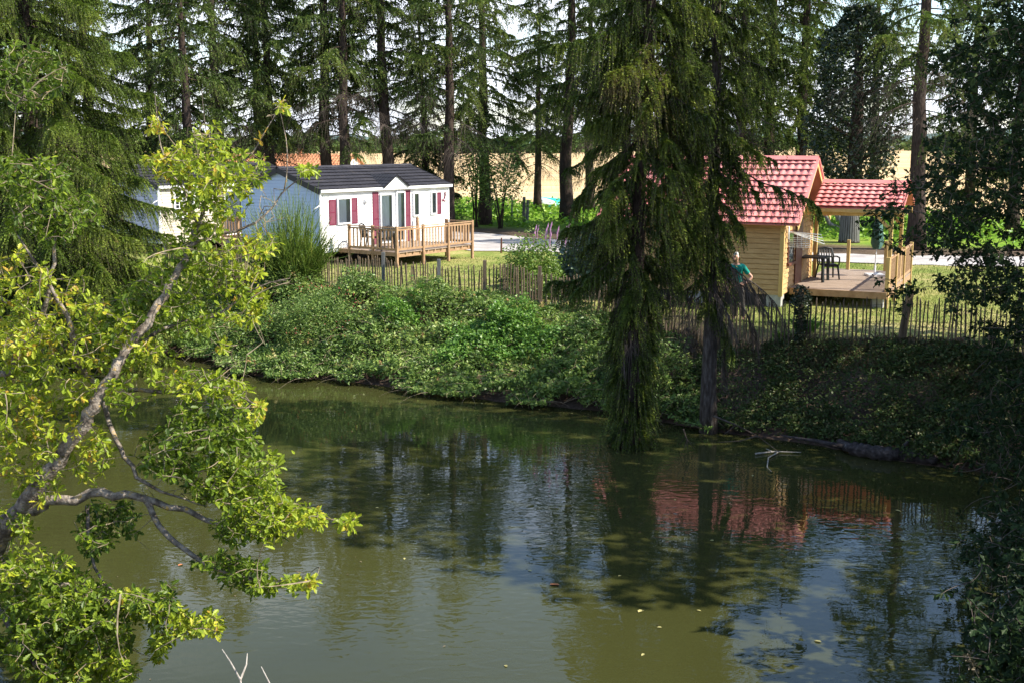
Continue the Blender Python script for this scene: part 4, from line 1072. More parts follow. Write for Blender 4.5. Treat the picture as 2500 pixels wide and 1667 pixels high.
# slim young trees and scrub on the verge around the lone spruce
for xd, Y, h, wd_, lb, sd_ in ((1092, 62, 6.0, 1.1, 'spindly young tree left of the lone dark-trunked spruce on the verge', 71), (1150, 61, 4.6, 1.5, 'bushy young hazel right of the lone dark-trunked spruce on the verge', 72)):
    r2 = np.random.default_rng(sd_)
    c = A(xat(xd, Y), Y, G); root = empty('young_tree', c, 0, lb, 'tree', 'young trees on the verge')
    wood, lf = MB(), MB(); tips = []
    for q in range(7):
        a_ = r2.random() * 6.28; e = A(cos(a_) * wd_ * (.3 + .7 * r2.random()), sin(a_) * wd_ * .7, h * (.55 + .45 * r2.random()))
        tube(wood, [(r2.normal() * .08, r2.normal() * .08, -.1), e * A(.25, .25, .35), e * A(.6, .6, .7), e], [.04, .03, .02, .006], 5)
        tips += [e * A(1, 1, f_) for f_ in (.45, .55, .65, .75, .85, .95, 1)]
    tips = np.array(tips); n = 1700
    P = tips[r2.integers(0, len(tips), n)] + r2.normal(size=(n, 3)) * A(.38, .38, .28)
    leaf_cloud(lf, P, .15, r2, np.clip(.35 + .2 * r2.normal(size=n), 0, 1), .7, OVAL)
    wood.build('trunk', 'bark_dark', root, True); lf.build('crown', 'bramble', root)

# ------------------------------------------------------------------ picket fence
rs = np.random.default_rng(41)
fr = empty('picket_fence', (*fence_line[5], G), 0, 'rustic split-chestnut picket fence running along the top of the bank', 'fence')
org = np.array(fr.location)
seglen = np.r_[0, np.cumsum(np.linalg.norm(np.diff(fence_line, axis=0), axis=1))]


def fpos(s):
    return A(np.interp(s, seglen, fence_line[:, 0]), np.interp(s, seglen, fence_line[:, 1]))


def s_of_x(x): return float(np.interp(x, fence_line[:, 0], seglen))


post_px = [(-11.8, .0), (at_y(529, 570, 38.9)[0], .02), (-6.9, 0), (at_y(879, 586, 34.6)[0], .03), (at_y(1009, 600, 33.3)[0], -.01), (at_y(1112, 606, 32.8)[0], .02), (at_y(1240, 620, 31.6)[0], 0), (at_y(1420, 640, 29.5)[0], .0),
           (at_y(1660, 660, 27.3)[0], 0), (at_y(1840, 672, 26.5)[0], .0), (at_y(2066, 700, 26.05)[0], .20), (12.3, 0)]
ss = [s_of_x(x) for x, _ in post_px]
for (x, ln), s in zip(post_px, ss):
    q = fpos(s); zb = float(ground_z(A(q[0]), A(q[1]))[0]); b = MB()
    big = ln > .1
    a0 = A(q[0], q[1] - .06, zb - .3) - org; a1 = A(q[0] + ln, q[1] - .06, zb + 1.28) - org
    bar(b, a0, a1, .15 if big else .10, .10, 0, (1, 0, 0))
    b.build('post', 'post_wood' if s < 16 else 'picket', fr)
for s0, s1 in zip(ss[:-1], ss[1:]):
    b = MB(); s = s0 + .07
    while s < s1 - .05:
        q = fpos(s); zb = float(ground_z(A(q[0]), A(q[1]))[0])
        w_ = .031 + .016 * rs.random(); h = 1.12 + .07 * rs.normal() * .6
        base = A(q[0], q[1], zb + .01 - .05 * rs.random()) - org; l1 = rs.normal(size=2) * .022
        top = base + A(l1[0], l1[1] * .5, h); mid = (base + top) / 2 + A(rs.normal() * .012, 0, 0)
        tube(b, [base, mid, top - A(0, 0, .05), top], [w_ * .55, w_ * .55, w_ * .5, w_ * .15], 5)
        s += .092 + .018 * rs.random()
    b.build('picket_panel', 'picket', fr)
wr = MB()
for hz in (.22, .60, .98):
    tube(wr, [np.r_[fpos(s), 0] + A(0, -.02, float(ground_z(*[A(v) for v in fpos(s)])[0]) + hz) - org for s in np.linspace(ss[0], ss[-1], 60)], .004, 4)
wr.build('wire', 'dark_metal', fr)
# ivy on one of the posts
q = fpos(ss[9]); zb = float(ground_z(A(q[0]), A(q[1]))[0])
iv = empty('ivy_vine', (q[0], q[1] - .08, zb), 0, 'dark ivy wrapped around one fence post below the table on the cabin deck', 'ivy')
n = 1500; zc = 1.4 * rs.random(n); rr = np.interp(zc, [0, .7, 1.0, 1.3, 1.4], [.08, .12, .22, .20, .1]) * (.5 + .6 * rs.random(n)); a_ = rs.random(n) * 6.28
b = MB(); leaf_cloud(b, np.c_[rr * np.cos(a_), rr * np.sin(a_), zc], .06, rs, np.clip(.4 + .2 * rs.normal(size=n), 0, 1), .3, OVAL); b.build('foliage', 'ivy_leaf', iv)
b = MB(); tube(b, [(0, 0, -.1), (.05, -.07, .4), (-.05, -.07, .8), (.02, -.05, 1.2)], [.02, .018, .012, .006], 5); b.build('stem', 'dead_twig', iv)


# ------------------------------------------------------------------ building helpers
def lap(mb, fn, z0, z1, step=.125, depth=.011, m=0, gab=None, x0=0, x1=1, gap=.011):
    """lap siding: fn(x, out, z) -> point"""
    z = z0
    while z < z1 - 1e-6:
        zt = min(z + step, z1)
        xa, xb = (x0, x1) if gab is None else gab(z)
        xc, xd = (x0, x1) if gab is None else gab(zt)
        if xb - xa < .01: break
        k = zt - gap
        mb.add([fn(xa, depth, z), fn(xb, depth, z), fn(xd, .002, k), fn(xc, .002, k), fn(xa, -.03, z), fn(xb, -.03, z), fn(xc, -.03, k), fn(xd, -.03, k), fn(xc, -.03, zt), fn(xd, -.03, zt)], [(0, 1, 2, 3), (4, 5, 1, 0), (3, 2, 7, 6), (6, 7, 9, 8)], m)
        z = zt


def tiles(mb, O, Uv, Lu, Vv, Lv, wave=.21, course=.33, amp=.024, step=.03, m=0):
    O, Uv, Vv = map(np.asarray, (O, Uv, Vv)); N = np.cross(Uv, Vv); N = N / np.linalg.norm(N)
    if N[2] < 0: N = -N
    nu = int(Lu / wave * 6) + 1; u = np.linspace(0, Lu, nu)
    nc = max(1, round(Lv / course)); cl_ = Lv / nc
    wv_ = amp * np.sin(2 * pi * u / wave)
    for c in range(nc):          # every course is its own pressed sheet lapping over the next, open underneath
        rows = [(max(0., c * cl_ - .10), 0.), ((c + .5) * cl_, step * .5), ((c + 1) * cl_, step), ((c + 1) * cl_ - .004, step - .012)]
        vs = np.array([a_ for a_, _ in rows]); hs = np.array([b_ for _, b_ in rows])
        V = O + u[:, None, None] * Uv + vs[None, :, None] * Vv + (wv_[:, None] + hs[None, :] + amp)[..., None] * N
        V = V + np.array([0, 0, 1, 1])[None, :, None] * (wv_[:, None, None] * 1.2) * Vv
        r = 4; i, j = np.meshgrid(np.arange(nu - 1), np.arange(r - 1), indexing='ij')
        mb.add(V.reshape(-1, 3), np.stack([i * r + j, (i + 1) * r + j, (i + 1) * r + j + 1, i * r + j + 1], -1).reshape(-1, 4), m)
    # underside board
    q = [O, O + Uv * Lu, O + Uv * Lu + Vv * Lv, O + Vv * Lv]
    mb.add([k - N * .004 for k in q] + [k - N * .03 for k in q], BOXF, m)


def window(root, x0, x1, z0, z1, y=-.05, name='window', curtain=1., grid=None, fw=.055):
    f = MB()
    bx(f, x0 - fw, x0, y - .03, .02, z0 - fw, z1 + fw); bx(f, x1, x1 + fw, y - .03, .02, z0 - fw, z1 + fw)
    bx(f, x0, x1, y - .028, .02, z1, z1 + fw); bx(f, x0, x1, y - .028, .02, z0 - fw, z0)
    if grid:
        for k in range(1, grid[0]): xx = x0 + (x1 - x0) * k / grid[0]; bx(f, xx - .012, xx + .012, y - .022, y - .004, z0, z1)
        for k in range(1, grid[1]): zz_ = z0 + (z1 - z0) * k / grid[1]; bx(f, x0, x1, y - .020, y - .006, zz_ - .012, zz_ + .012)
    fo = f.build(name, 'white_paint', root)
    p_ = MB(); p_.add([(x0, y + .002, z0), (x1, y + .002, z0), (x1, y + .002, z1), (x0, y + .002, z1)], [(0, 1, 2, 3)]); p_.build('pane', 'glass', fo)
    r_ = MB(); bx(r_, x0, x1, -.0195, -.0175, z0, z1); r_.build('interior', 'room', fo)
    if curtain:
        c_ = MB(); n = 24; xx = np.linspace(x0, x0 + (x1 - x0) * curtain, n); yy = y + .022 + .005 * np.sin(np.arange(n) * 1.3)
        V = np.r_[np.c_[xx, yy, np.full(n, z0)], np.c_[xx, yy, np.full(n, z1)]]
        c_.add(V, [(k, k + 1, n + k + 1, n + k) for k in range(n - 1)]); c_.build('curtain', 'curtain', fo, True)
    return fo


def dark_room(root, x0, x1, z0, z1):
    b = MB(); bx(b, x0, x1, .005, .01, z0, z1); return b


def shutter(root, x0, x1, z0, z1, y=-.035):
    b = MB()
    bx(b, x0, x0 + .04, y, -.006, z0, z1); bx(b, x1 - .04, x1, y, -.006, z0, z1)
    zs_ = [z0, (z0 + z1) / 2 - .02, z1 - .04]
    for k in zs_: bx(b, x0 + .04, x1 - .04, y + .002, -.006, k, k + .04)
    z = z0 + .05
    while z < z1 - .06:
        b.add([(x0 + .04, y + .004, z), (x1 - .04, y + .004, z), (x1 - .04, y + .022, z + .034), (x0 + .04, y + .022, z + .034)], [(0, 1, 2, 3)])
        z += .036
    bx(b, x0 + .04, x1 - .04, y + .024, -.007, z0 + .04, z1 - .04)
    return b.build('shutter', 'shutter', root)


def caravan(name, loc, rz, W, D, label, front, gable, eave=2.72, ridge=3.45, zb=.42):
    root = empty(name, loc, rz, label, 'mobile home')
    gl = (ridge - eave) / (D / 2)
    wl = MB()
    lap(wl, lambda x, o, z: (x, -o, z), zb, eave - .04, m=0, x0=0, x1=W)
    lap(wl, lambda x, o, z: (W - x, D + o, z), zb, eave - .04, m=0, x0=0, x1=W)
    gz_ = lambda z: (0, D) if z <= eave else ((z - eave) / gl, D - (z - eave) / gl)
    lap(wl, lambda x, o, z: (-o, D - x, z), zb, ridge - .02, m=1, gab=gz_)
    lap(wl, lambda x, o, z: (W + o, x, z), zb, ridge - .02, m=1, gab=gz_)
    bx(wl, -.024, .05, -.028, .05, zb, eave - .04, 2); bx(wl, W - .05, W + .024, -.028, .05, zb, eave - .04, 2); bx(wl, -.024, .05, D - .05, D + .028, zb, eave - .04, 1)
    bx(wl, .03, W - .03, .03, D - .03, zb + .002, zb + .03, 3)
    wl.build('wall', [front, gable, 'white_paint', 'dark_metal'], root)
    rf = MB(); ov = .10
    sl = hypot(D / 2 + ov, (D / 2 + ov) * gl); v = A(0, -(D / 2 + ov), -(D / 2 + ov) * gl) / sl
    tiles(rf, (-ov, D / 2, ridge + .03), (1, 0, 0), W + 2 * ov, v, sl, amp=.014, step=.045)
    tiles(rf, (-ov, D / 2, ridge + .03), (1, 0, 0), W + 2 * ov, v * A(1, -1, 1), sl, amp=.014, step=.045)
    rf.add([(-ov, D / 2 - .14, ridge + .035), (W + ov, D / 2 - .14, ridge + .035), (W + ov, D / 2, ridge + .11), (-ov, D / 2, ridge + .11), (W + ov, D / 2 + .14, ridge + .035), (-ov, D / 2 + .14, ridge + .035)], [(0, 1, 2, 3), (3, 2, 4, 5)])
    ro = rf.build('roof', 'roof_grey', root)
    for x_ in (-ov - .022, W + ov + .002):
        tr = MB()
        for s_ in (-1, 1):
            a_ = A(x_ + .01, D / 2, ridge - .03); b_ = A(x_ + .01, D / 2 + s_ * (D / 2 + ov), ridge - .03 - (D / 2 + ov) * gl)
            bar(tr, a_, b_, .022, .20, 0, (1, 0, 0))
        tr.build('verge_trim', 'roof_trim', root)
    ez = eave - .06
    for y0, y1 in ((-.16, -.055), (D + .055, D + .16)):
        gt = MB(); bx(gt, -.09, W + .09, y0, y1, ez - .03, ez + .075); gt.build('gutter', 'white_paint', root)
    dp = MB(); tube(dp, [(-.07, -.08, ez - .02), (-.07, -.05, ez - .2), (-.07, -.05, zb + .1)], .032, 8)
    tube(dp, [(-.07, -.05, eave - .55), (-.2, -.03, eave - .6), (-.33, -.02, eave - .68)], .022, 6)
    dp.build('downpipe', 'white_paint', root)
    for x_ in np.linspace(.6, W - .6, 4):
        for y_ in (.6, D - .6): ch = MB(); bx(ch, x_ - .2, x_ + .2, y_ - .2, y_ + .2, -.02, zb - .005); ch.build('support_block', 'dark_metal', root)
    ch = MB(); bx(ch, .25, .35, .62, D - .62, zb - .15, zb - .004); bx(ch, W - .35, W - .25, .62, D - .62, zb - .15, zb - .004)
    bx(ch, .2, W - .2, .5, .62, zb - .16, zb - .002); bx(ch, .2, W - .2, D - .62, D - .5, zb - .16, zb - .002)
    ch.build('chassis', 'dark_metal', root)
    return root, ro


RZ = radians(53.5)
M['room'] = surf('room', [(.3, (.16, .17, .15)), (.7, (.26, .27, .25))], 2, bump=0, rough=.9)
mh_, ro = caravan('mobile_home', (-7.02, 42.99, G), RZ, 7.35, 4.3, 'white mobile home with blue gable end, grey roof and burgundy shutters', 'white_siding', 'blue_siding')
window(mh_, .86, 1.48, 1.48, 2.36, curtain=.72)
o = window(mh_, 3.2, 3.80, .62, 2.42, name='glazed_door', curtain=.8)
o = window(mh_, 4.13, 4.53, .62, 2.48, name='glazed_door', curtain=.62)
window(mh_, 5.14, 5.40, 1.57, 2.41, curtain=0); window(mh_, 6.22, 6.47, 1.59, 2.41, curtain=0)
for a_ in ((.42, .77, 1.42, 2.36), (1.58, 1.91, 1.42, 2.38), (2.76, 3.08, .5, 2.56), (4.64, 4.94, .55, 2.57), (6.56, 6.85, 1.53, 2.41)): shutter(mh_, *a_)
lb = MB(); an = np.linspace(0, 2 * pi, 15)[:-1]
for k, (r_, y_) in enumerate(((.10, -.02), (.10, -.05), (.085, -.09), (.05, -.115))):
    pass
V = np.concatenate([np.c_[2.34 + r_ * np.cos(an) * .8, np.full(14, y_), 2.24 + r_ * np.sin(an) * 1.1] for r_, y_ in ((.10, -.018), (.10, -.05), (.085, -.09), (.05, -.115), (.005, -.12))])
lb.add(V, [(k * 14 + q, k * 14 + (q + 1) % 14, (k + 1) * 14 + (q + 1) % 14, (k + 1) * 14 + q) for k in range(4) for q in range(14)])
lb.build('wall_lamp', 'metal_white', mh_, True)
L_ = MB()
pts = [(.02, .09), (.05, .04), (.11, .05), (.18, .10), (.24, .22), (.27, .31), (.25, .37), (.20, .36), (.17, .29), (.17, .18), (.14, .07), (.09, .0), (.05, .02), (.09, .06), (.16, .02), (.23, -.02), (.28, .03)]
pts = np.array(pts); tt = np.linspace(0, len(pts) - 1, 60); pts = np.c_[np.interp(tt, np.arange(len(pts)), pts[:, 0]), np.interp(tt, np.arange(len(pts)), pts[:, 1])]
tube(L_, [(6.89 + x_, -.035, 2.05 + z_) for x_, z_ in pts], .016, 5)
L_.build('letter_sign', 'shutter', mh_)
# dormer: a small pediment above the eave
dm = MB(); xa, xb, xm, z0, za = 3.22, 4.68, 3.95, 2.71, 3.17
gl = (3.45 - 2.72) / 2.15
lap(dm, lambda x, o, z: (x, -.17 - o, z), z0, za, .10, .012, 0, lambda z: (xa + (z - z0) / (za - z0) * (xm - xa), xb - (z - z0) / (za - z0) * (xb - xm)))
yb = (za - 2.72) / gl
for s_, xe in ((1, xa), (-1, xb)):
    q = A(xm, -.24, za + .03); r_ = A(xe, -.24, z0 + .03)
    tiles(dm, q, A(0, 1, 0), yb + .24, unit(r_ - q), np.linalg.norm(r_ - q), .16, .2, .015, .015, 1)
ds = dm.build('dormer', ['white_siding', 'roof_trim'], ro)

m2, ro2 = caravan('mobile_home', (-14.1, 46.9, G), RZ, 7.6, 4.2, 'cream mobile home with a lattice window, half hidden behind the leaning oak', 'cream_siding', 'lilac_siding')
window(m2, .75, 1.65, 1.5, 2.4, grid=(5, 6), curtain=0, fw=.08)
window(m2, 3.3, 4.3, .62, 2.4, name='glazed_door', curtain=.8)
vt = MB(); bx(vt, 2.2, 2.6, 1.05, 1.3, 3.2, 3.34); vt.build('roof_vent', 'roof_trim', ro2)


def terrace(loc, rz, x0, x1, y0, y1, zt, label, group, gap_right=1.3, wood='deck_wood'):
    root = empty('terrace', loc, rz, label, 'terrace', group)
    d = MB(); y = y0
    while y < y1 - .05:
        bx(d, x0, x1, y, y + .138, zt - .03, zt); y += .145
    d.build('decking', 'deck_floor', root)
    bm = MB()
    for yy in (y0 + .05, (y0 + y1) / 2, y1 - .1): bx(bm, x0 + .02, x1 - .02, yy, yy + .06, zt - .19, zt - .032)
    x = x0 + .1
    while x < x1 - .05: bx(bm, x, x + .05, y0 - .01, y1 - .05, zt - .075, zt - .034); x += .4
    bx(bm, x0 - .03, x0 - .002, y0, y1, zt - .14, zt - .002)
    bm.build('joists', wood, root)

    def post(x, y, zl=0):
        b = MB(); bx(b, x - .045, x + .045, y - .045, y + .045, zl, zt + .93); b.build('post', wood, root)

    def rail(a, b_):
        r = MB(); a = A(*a); b_ = A(*b_)
        up = A(0, 0, 1)
        bar(r, a + up * .88, b_ + up * .88, .075, .035); bar(r, a + up * .80, b_ + up * .80, .03, .06); bar(r, a + up * .10, b_ + up * .10, .03, .075)
        L_ = np.linalg.norm(b_ - a); n = int(L_ / .155)
        for k in range(1, n): q = a + (b_ - a) * k / n; bar(r, q + up * .06, q + up * .83, .065, .022, 0, (b_ - a) / L_)
        r.build('railing', wood, root)
    e = .05
    cs = [(x0, y1 - .55), (x0, (y0 + y1 - .55) / 2), (x0, y0)]
    n = 3; cs += [(x0 + (x1 - x0) * k / n, y0) for k in range(1, n + 1)]
    cs += [(x1, y0 + gap_right)]
    for c in cs: post(*c, zl=-.03 if c[1] < y1 - 1 else 0)
    for a_, b_ in zip(cs[:-1], cs[1:]): 
        dd_ = unit(A(*b_) - A(*a_)) * .046
        rail((*(A(*a_) + dd_), zt), (*(A(*b_) - dd_), zt))
    post(x1, y1 - .1)
    return root


terrace((-7.02, 42.99, G), RZ, .8, 5.15, -3.0, -.1, .55, 'brown wooden terrace with slatted railing in front of the white mobile home', 'caravan terraces')
terrace((-14.1, 46.9, G), RZ, 2.6, 5.6, -2.6, -.1, .5, 'weathered terrace railing of the cream mobile home, seen beside the blue gable', 'caravan terraces')


# ------------------------------------------------------------------ garden furniture
def table(label, cat='table', w_=1.3, d_=.8, h=.72):
    root = empty('garden_table', (0, 0, 0), 0, label, cat)
    b = MB(); n = 9; c = .09
    out = [(-w_ / 2 + c, -d_ / 2), (w_ / 2 - c, -d_ / 2), (w_ / 2, -d_ / 2 + c), (w_ / 2, d_ / 2 - c), (w_ / 2 - c, d_ / 2), (-w_ / 2 + c, d_ / 2), (-w_ / 2, d_ / 2 - c), (-w_ / 2, -d_ / 2 + c)]
    b.add([(x, y, h) for x, y in out] + [(x, y, h - .035) for x, y in out], [tuple(range(8))]); b.F.append(np.array([list(range(15, 7, -1))])); b.T.append(np.array([.5])); b.M.append(np.array([0], np.int32))
    st_ = b.n - 16
    for k in range(8): b.F.append(np.array([[k, 8 + k, 8 + (k + 1) % 8, (k + 1) % 8]]) + st_); b.T.append(np.array([.5])); b.M.append(np.array([0], np.int32))
    for k in range(6): x = -w_ / 2 + .2 + k * (w_ - .4) / 5; bx(b, x - .004, x + .004, -d_ / 2 + .08, d_ / 2 - .08, h + .0005, h + .003)
    b.build('tabletop', 'plastic_dark', root)
    for sx_ in (-1, 1):
        for sy in (-1, 1):
            l = MB(); x = sx_ * (w_ / 2 - .1); y = sy * (d_ / 2 - .1)
            bar(l, (x, y, h - .036), (x + sx_ * .03, y + sy * .02, 0), .065, .065); l.build('leg', 'plastic_dark', root)
    return root


def chair(label):
    root = empty('garden_chair', (0, 0, 0), 0, label, 'chair', 'plastic garden chairs')
    b = MB(); bx(b, -.24, .24, -.22, .22, .41, .44); bx(b, -.22, .22, -.235, -.2, .37, .42); b.build('seat', 'plastic_dark', root)
    b = MB()
    for k in range(6): x = -.19 + k * .076; tube(b, [(x, .20, .43), (x * 1.02, .25, .62), (x * 1.02, .31, .86)], [.020, .020, .018], 6)
    tube(b, [(-.24, .22, .42), (-.245, .27, .68), (-.20, .315, .87), (0, .33, .91), (.20, .315, .87), (.245, .27, .68), (.24, .22, .42)], .024, 6); b.build('backrest', 'plastic_dark', root, True)
    for s_ in (-1, 1):
        b = MB(); tube(b, [(s_ * .245, .25, .64), (s_ * .28, .05, .66), (s_ * .28, -.18, .64), (s_ * .265, -.235, .55), (s_ * .25, -.235, .42)], .022, 6); b.build('armrest', 'plastic_dark', root, True)
        for y0, y1 in ((-.21, -.27), (.2, .29)):
            b = MB(); tube(b, [(s_ * .225, y0, .42), (s_ * .27, y1, 0)], [.032, .022], 6); b.build('leg', 'plastic_dark', root, True)
    return root


def loc_in(o_loc, rz, x, y, z):
    return (o_loc[0] + cos(rz) * x - sin(rz) * y, o_loc[1] + sin(rz) * x + cos(rz) * y, o_loc[2] + z)


HL = (-7.02, 42.99, G)
tb1 = table('dark table on the wooden terrace of the white mobile home'); tb1.location = loc_in(HL, RZ, 2.2, -1.7, .55); tb1.rotation_euler = (0, 0, RZ)
ch1 = chair('dark plastic chair at the left end of the table on the wooden terrace'); ch1.location = loc_in(HL, RZ, 1.25, -2.15, .55); ch1.rotation_euler = (0, 0, RZ + 2.4)
ch2 = copy_tree(ch1); ch2['label'] = 'dark plastic chair behind the table, nearest the burgundy shutter on the wooden terrace'; ch2.location = loc_in(HL, RZ, 1.5, -1.0, .55); ch2.rotation_euler = (0, 0, RZ + .3)

# ------------------------------------------------------------------ cabin
HW = (7.37, 31.75, G); HR = radians(-25)
hu = empty('cabin', HW, HR, 'pine-boarded cabin with a red tile-effect roof, behind the weeping spruces', 'cabin')
zb, ev, rg, Dp, Wd = .34, 2.52, 3.92, 4.0, 4.9
wl = MB()
lap(wl, lambda x, o, z: (-Wd + x, -o, z), zb, ev, .14, .024, 0, x0=0, x1=Wd, gap=.017)
lap(wl, lambda x, o, z: (-x, Dp + o, z), zb, ev, .14, .024, 0, x0=0, x1=Wd, gap=.017)
gg = lambda z: (0, Dp) if z <= ev else ((z - ev) / (rg - ev) * Dp / 2, Dp - (z - ev) / (rg - ev) * Dp / 2)
lap(wl, lambda x, o, z: (o, x, z), zb, rg, .14, .024, 0, gab=gg, gap=.017)
lap(wl, lambda x, o, z: (-Wd - o, Dp - x, z), zb, rg, .14, .024, 0, gab=gg, gap=.017)
bx(wl, -Wd + .02, -.02, .02, Dp - .02, zb + .002, zb + .04)
wl.build('wall', 'pine', hu)
for x_, y_ in ((-.07, -.045), (-.07, Dp - .05), (-Wd - .04, -.045), (-Wd - .04, Dp - .05)): ct = MB(); bx(ct, x_, x_ + .11, y_, y_ + .10, zb - .04, ev); ct.build('corner_trim', 'pine_trim', hu)
ct = MB(); bx(ct, -Wd + .07, -.07, -.03, -.02, ev - .12, ev - .01); ct.build('eave_board', 'pine_trim', hu)
rf = MB(); oy = .42; ox0, ox1 = .35, .5; pit = (rg - ev) / (Dp / 2)
run = Dp / 2 + oy; sl = hypot(run, run * pit); v = A(0, -run, -run * pit) / sl
rx0 = -Wd - ox0; rw = Wd + ox0 + ox1
tiles(rf, (rx0, Dp / 2, rg + .06), (1, 0, 0), rw, v, sl, .20, .26, .016, .058)
tiles(rf, (rx0, Dp / 2, rg + .06), (1, 0, 0), rw, v * A(1, -1, 1), sl, .20, .26, .016, .058)
rf.add([(rx0, Dp / 2 - .16, rg + .06), (rx0 + rw, Dp / 2 - .16, rg + .06), (rx0 + rw, Dp / 2, rg + .17), (rx0, Dp / 2, rg + .17), (rx0 + rw, Dp / 2 + .16, rg + .06), (rx0, Dp / 2 + .16, rg + .06)], [(0, 1, 2, 3), (3, 2, 4, 5)])
for x_ in (rx0 - .02, rx0 + rw - .14):
    for s_ in (-1, 1):
        a_ = A(x_ + .08, Dp / 2, rg + .10); b_ = A(x_ + .08, Dp / 2 + s_ * run, rg + .10 - run * pit); bar(rf, a_, b_, .16, .05, 0, (1, 0, 0))
hro = rf.build('roof', 'roof_red', hu)
for x_ in (rx0 + .01, rx0 + rw - .03):
    fb = MB()
    for s_ in (-1, 1):
        a_ = A(x_, Dp / 2, rg - .03); b_ = A(x_, Dp / 2 + s_ * run, rg - .03 - run * pit); bar(fb, a_, b_, .025, .14, 0, (1, 0, 0))
    fb.build('bargeboard', 'pine_trim', hu)
# porch canopy over the deck
cn_ = MB(); cy, cz, cr_ = 2.62, 3.30, 1.32; cp = .62 / 1.32
sl = hypot(cr_, cr_ * cp); v = A(0, -cr_, -cr_ * cp) / sl; cx0, cw = .52, 2.42
tiles(cn_, (cx0, cy, cz), (1, 0, 0), cw, v, sl, .20, .25, .016, .058); tiles(cn_, (cx0, cy, cz), (1, 0, 0), cw, v * A(1, -1, 1), sl, .20, .25, .016, .058)
cn_.add([(cx0, cy - .14, cz + .02), (cx0 + cw, cy - .14, cz + .02), (cx0 + cw, cy, cz + .12), (cx0, cy, cz + .12), (cx0 + cw, cy + .14, cz + .02), (cx0, cy + .14, cz + .02)], [(0, 1, 2, 3), (3, 2, 4, 5)])
cno = cn_.build('canopy', 'roof_red', hu)
cb = MB()
for y_ in (cy - cr_ + .12, cy + cr_ - .2): bx(cb, .1, 2.9, y_, y_ + .08, 2.46, 2.60)
bx(cb, .52, 2.94, cy - cr_ - .01, cy - cr_ + .012, 2.56, 2.66)
for y_ in (cy - cr_ + .16, cy + cr_ - .16):
    bar(cb, (2.25, y_, 2.46), (2.62, y_, 2.08), .06, .08)
cb.build('canopy_beams', 'pine_trim', cno)
for x_, y_ in ((2.62, cy - cr_ + .16), (2.62, cy + cr_ - .16), (.18, cy + cr_ - .16)):
    b = MB(); bx(b, x_ - .05, x_ + .05, y_ - .05, y_ + .05, .45, 2.46); b.build('canopy_post', 'pine_trim', hu)
# window + door on the porch side
b = MB(); bx(b, .02, .05, .55, .62, 1.15, 2.05); bx(b, .02, .05, 1.25, 1.32, 1.15, 2.05); bx(b, .02, .048, .62, 1.25, 1.98, 2.05); bx(b, .02, .09, .5, 1.37, 1.08, 1.15)
wo = b.build('window', 'red_brown', hu); b = MB(); b.add([(.040, .62, 1.15), (.040, 1.25, 1.15), (.040, 1.25, 1.98), (.040, .62, 1.98)], [(0, 1, 2, 3)]); b.build('pane', 'glass', wo); b = MB(); bx(b, .026, .030, .62, 1.25, 1.15, 1.98); b.build('interior', 'room', wo)
b = MB(); bx(b, .02, .055, 1.55, 2.45, .47, 2.35); do = b.build('door', 'red_brown', hu); b = MB(); tube(b, [(.06, 2.35, 1.4), (.1, 2.35, 1.4), (.1, 2.25, 1.4)], .012, 6); b.build('handle', 'metal_white', do)
for x_ in (-.2, -2.4, -Wd + .2):
    for y_ in (.2, Dp - .2): b = MB(); bx(b, x_ - .2, x_ + .2, y_ - .2, y_ + .2, -.05, zb); b.build('foundation_block', 'concrete', hu)
bx_ = MB(); bx(bx_, -Wd, -.4, .06, .12, .0, zb - .002); bx_.build('skirting', 'dark_metal', hu)
# deck
dk = empty('cabin_deck', HW, HR, 'weathered plank deck with slatted right railing under the red canopy', 'deck')
b = MB(); y = .86
while y < 6.5:
    bx(b, .06, 2.68, y, y + .138, .42, .45); y += .145
b.build('decking', 'deck_floor', dk)
b = MB(); bx(b, .06, 2.68, .80, .852, .27, .452); bx(b, .06, .12, .86, 6.4, .25, .415); bx(b, 2.6, 2.68, .86, 6.4, .25, .415); bx(b, 1.3, 1.38, .86, 6.4, .25, .415); b.build('joists', 'deck_wood', dk)
for x_ in (.3, 2.4):
    for y_ in (1.2, 3.6, 6.0): b = MB(); bx(b, x_ - .15, x_ + .15, y_ - .15, y_ + .15, -.05, .25); b.build('foundation_block', 'concrete', dk)


def post_(x, y, h=.95, z0=.0):
    b = MB(); bx(b, x - .05, x + .05, y - .05, y + .05, z0, .45 + h); return b.build('post', 'pine_trim', dk)


pp = [(2.66, .93), (2.66, 2.6), (2.66, 4.4), (2.66, 6.3)]
for q in pp: post_(*q)
post_(.75, 6.35); post_(1.9, 6.35)
for a_, b_ in zip(pp[:-1], pp[1:]):
    r = MB(); a0 = A(*a_, .45) + A(0, .052, 0); b0_ = A(*b_, .45) - A(0, .052, 0); up = UP
    bar(r, a0 + up * .88, b0_ + up * .88, .08, .035); bar(r, a0 + up * .08, b0_ + up * .08, .03, .075)
    n = int(np.linalg.norm(b0_ - a0) / .13)
    for k in range(1, n): q = a0 + (b0_ - a0) * k / n; bar(r, q + up * .03, q + up * .86, .06, .022, 0, (0, 1, 0))
    r.build('railing', 'deck_wood', dk)
t2 = table('dark slatted plastic table on the cabin deck', w_=1.3, d_=.8)
pc = at_z((1942 + 2013) / 2 / K, (689 + 682) / 2 / K, G + .45); t2.location = (pc[0] - .12, pc[1] + .05, G + .453); t2.rotation_euler = (0, 0, HR - .05)
c3 = copy_tree(ch1); c3['label'] = 'dark plastic chair behind the table on the cabin deck'; c3.location = loc_in(HW, HR, .62, 3.5, .453); c3.rotation_euler = (0, 0, HR + .5)
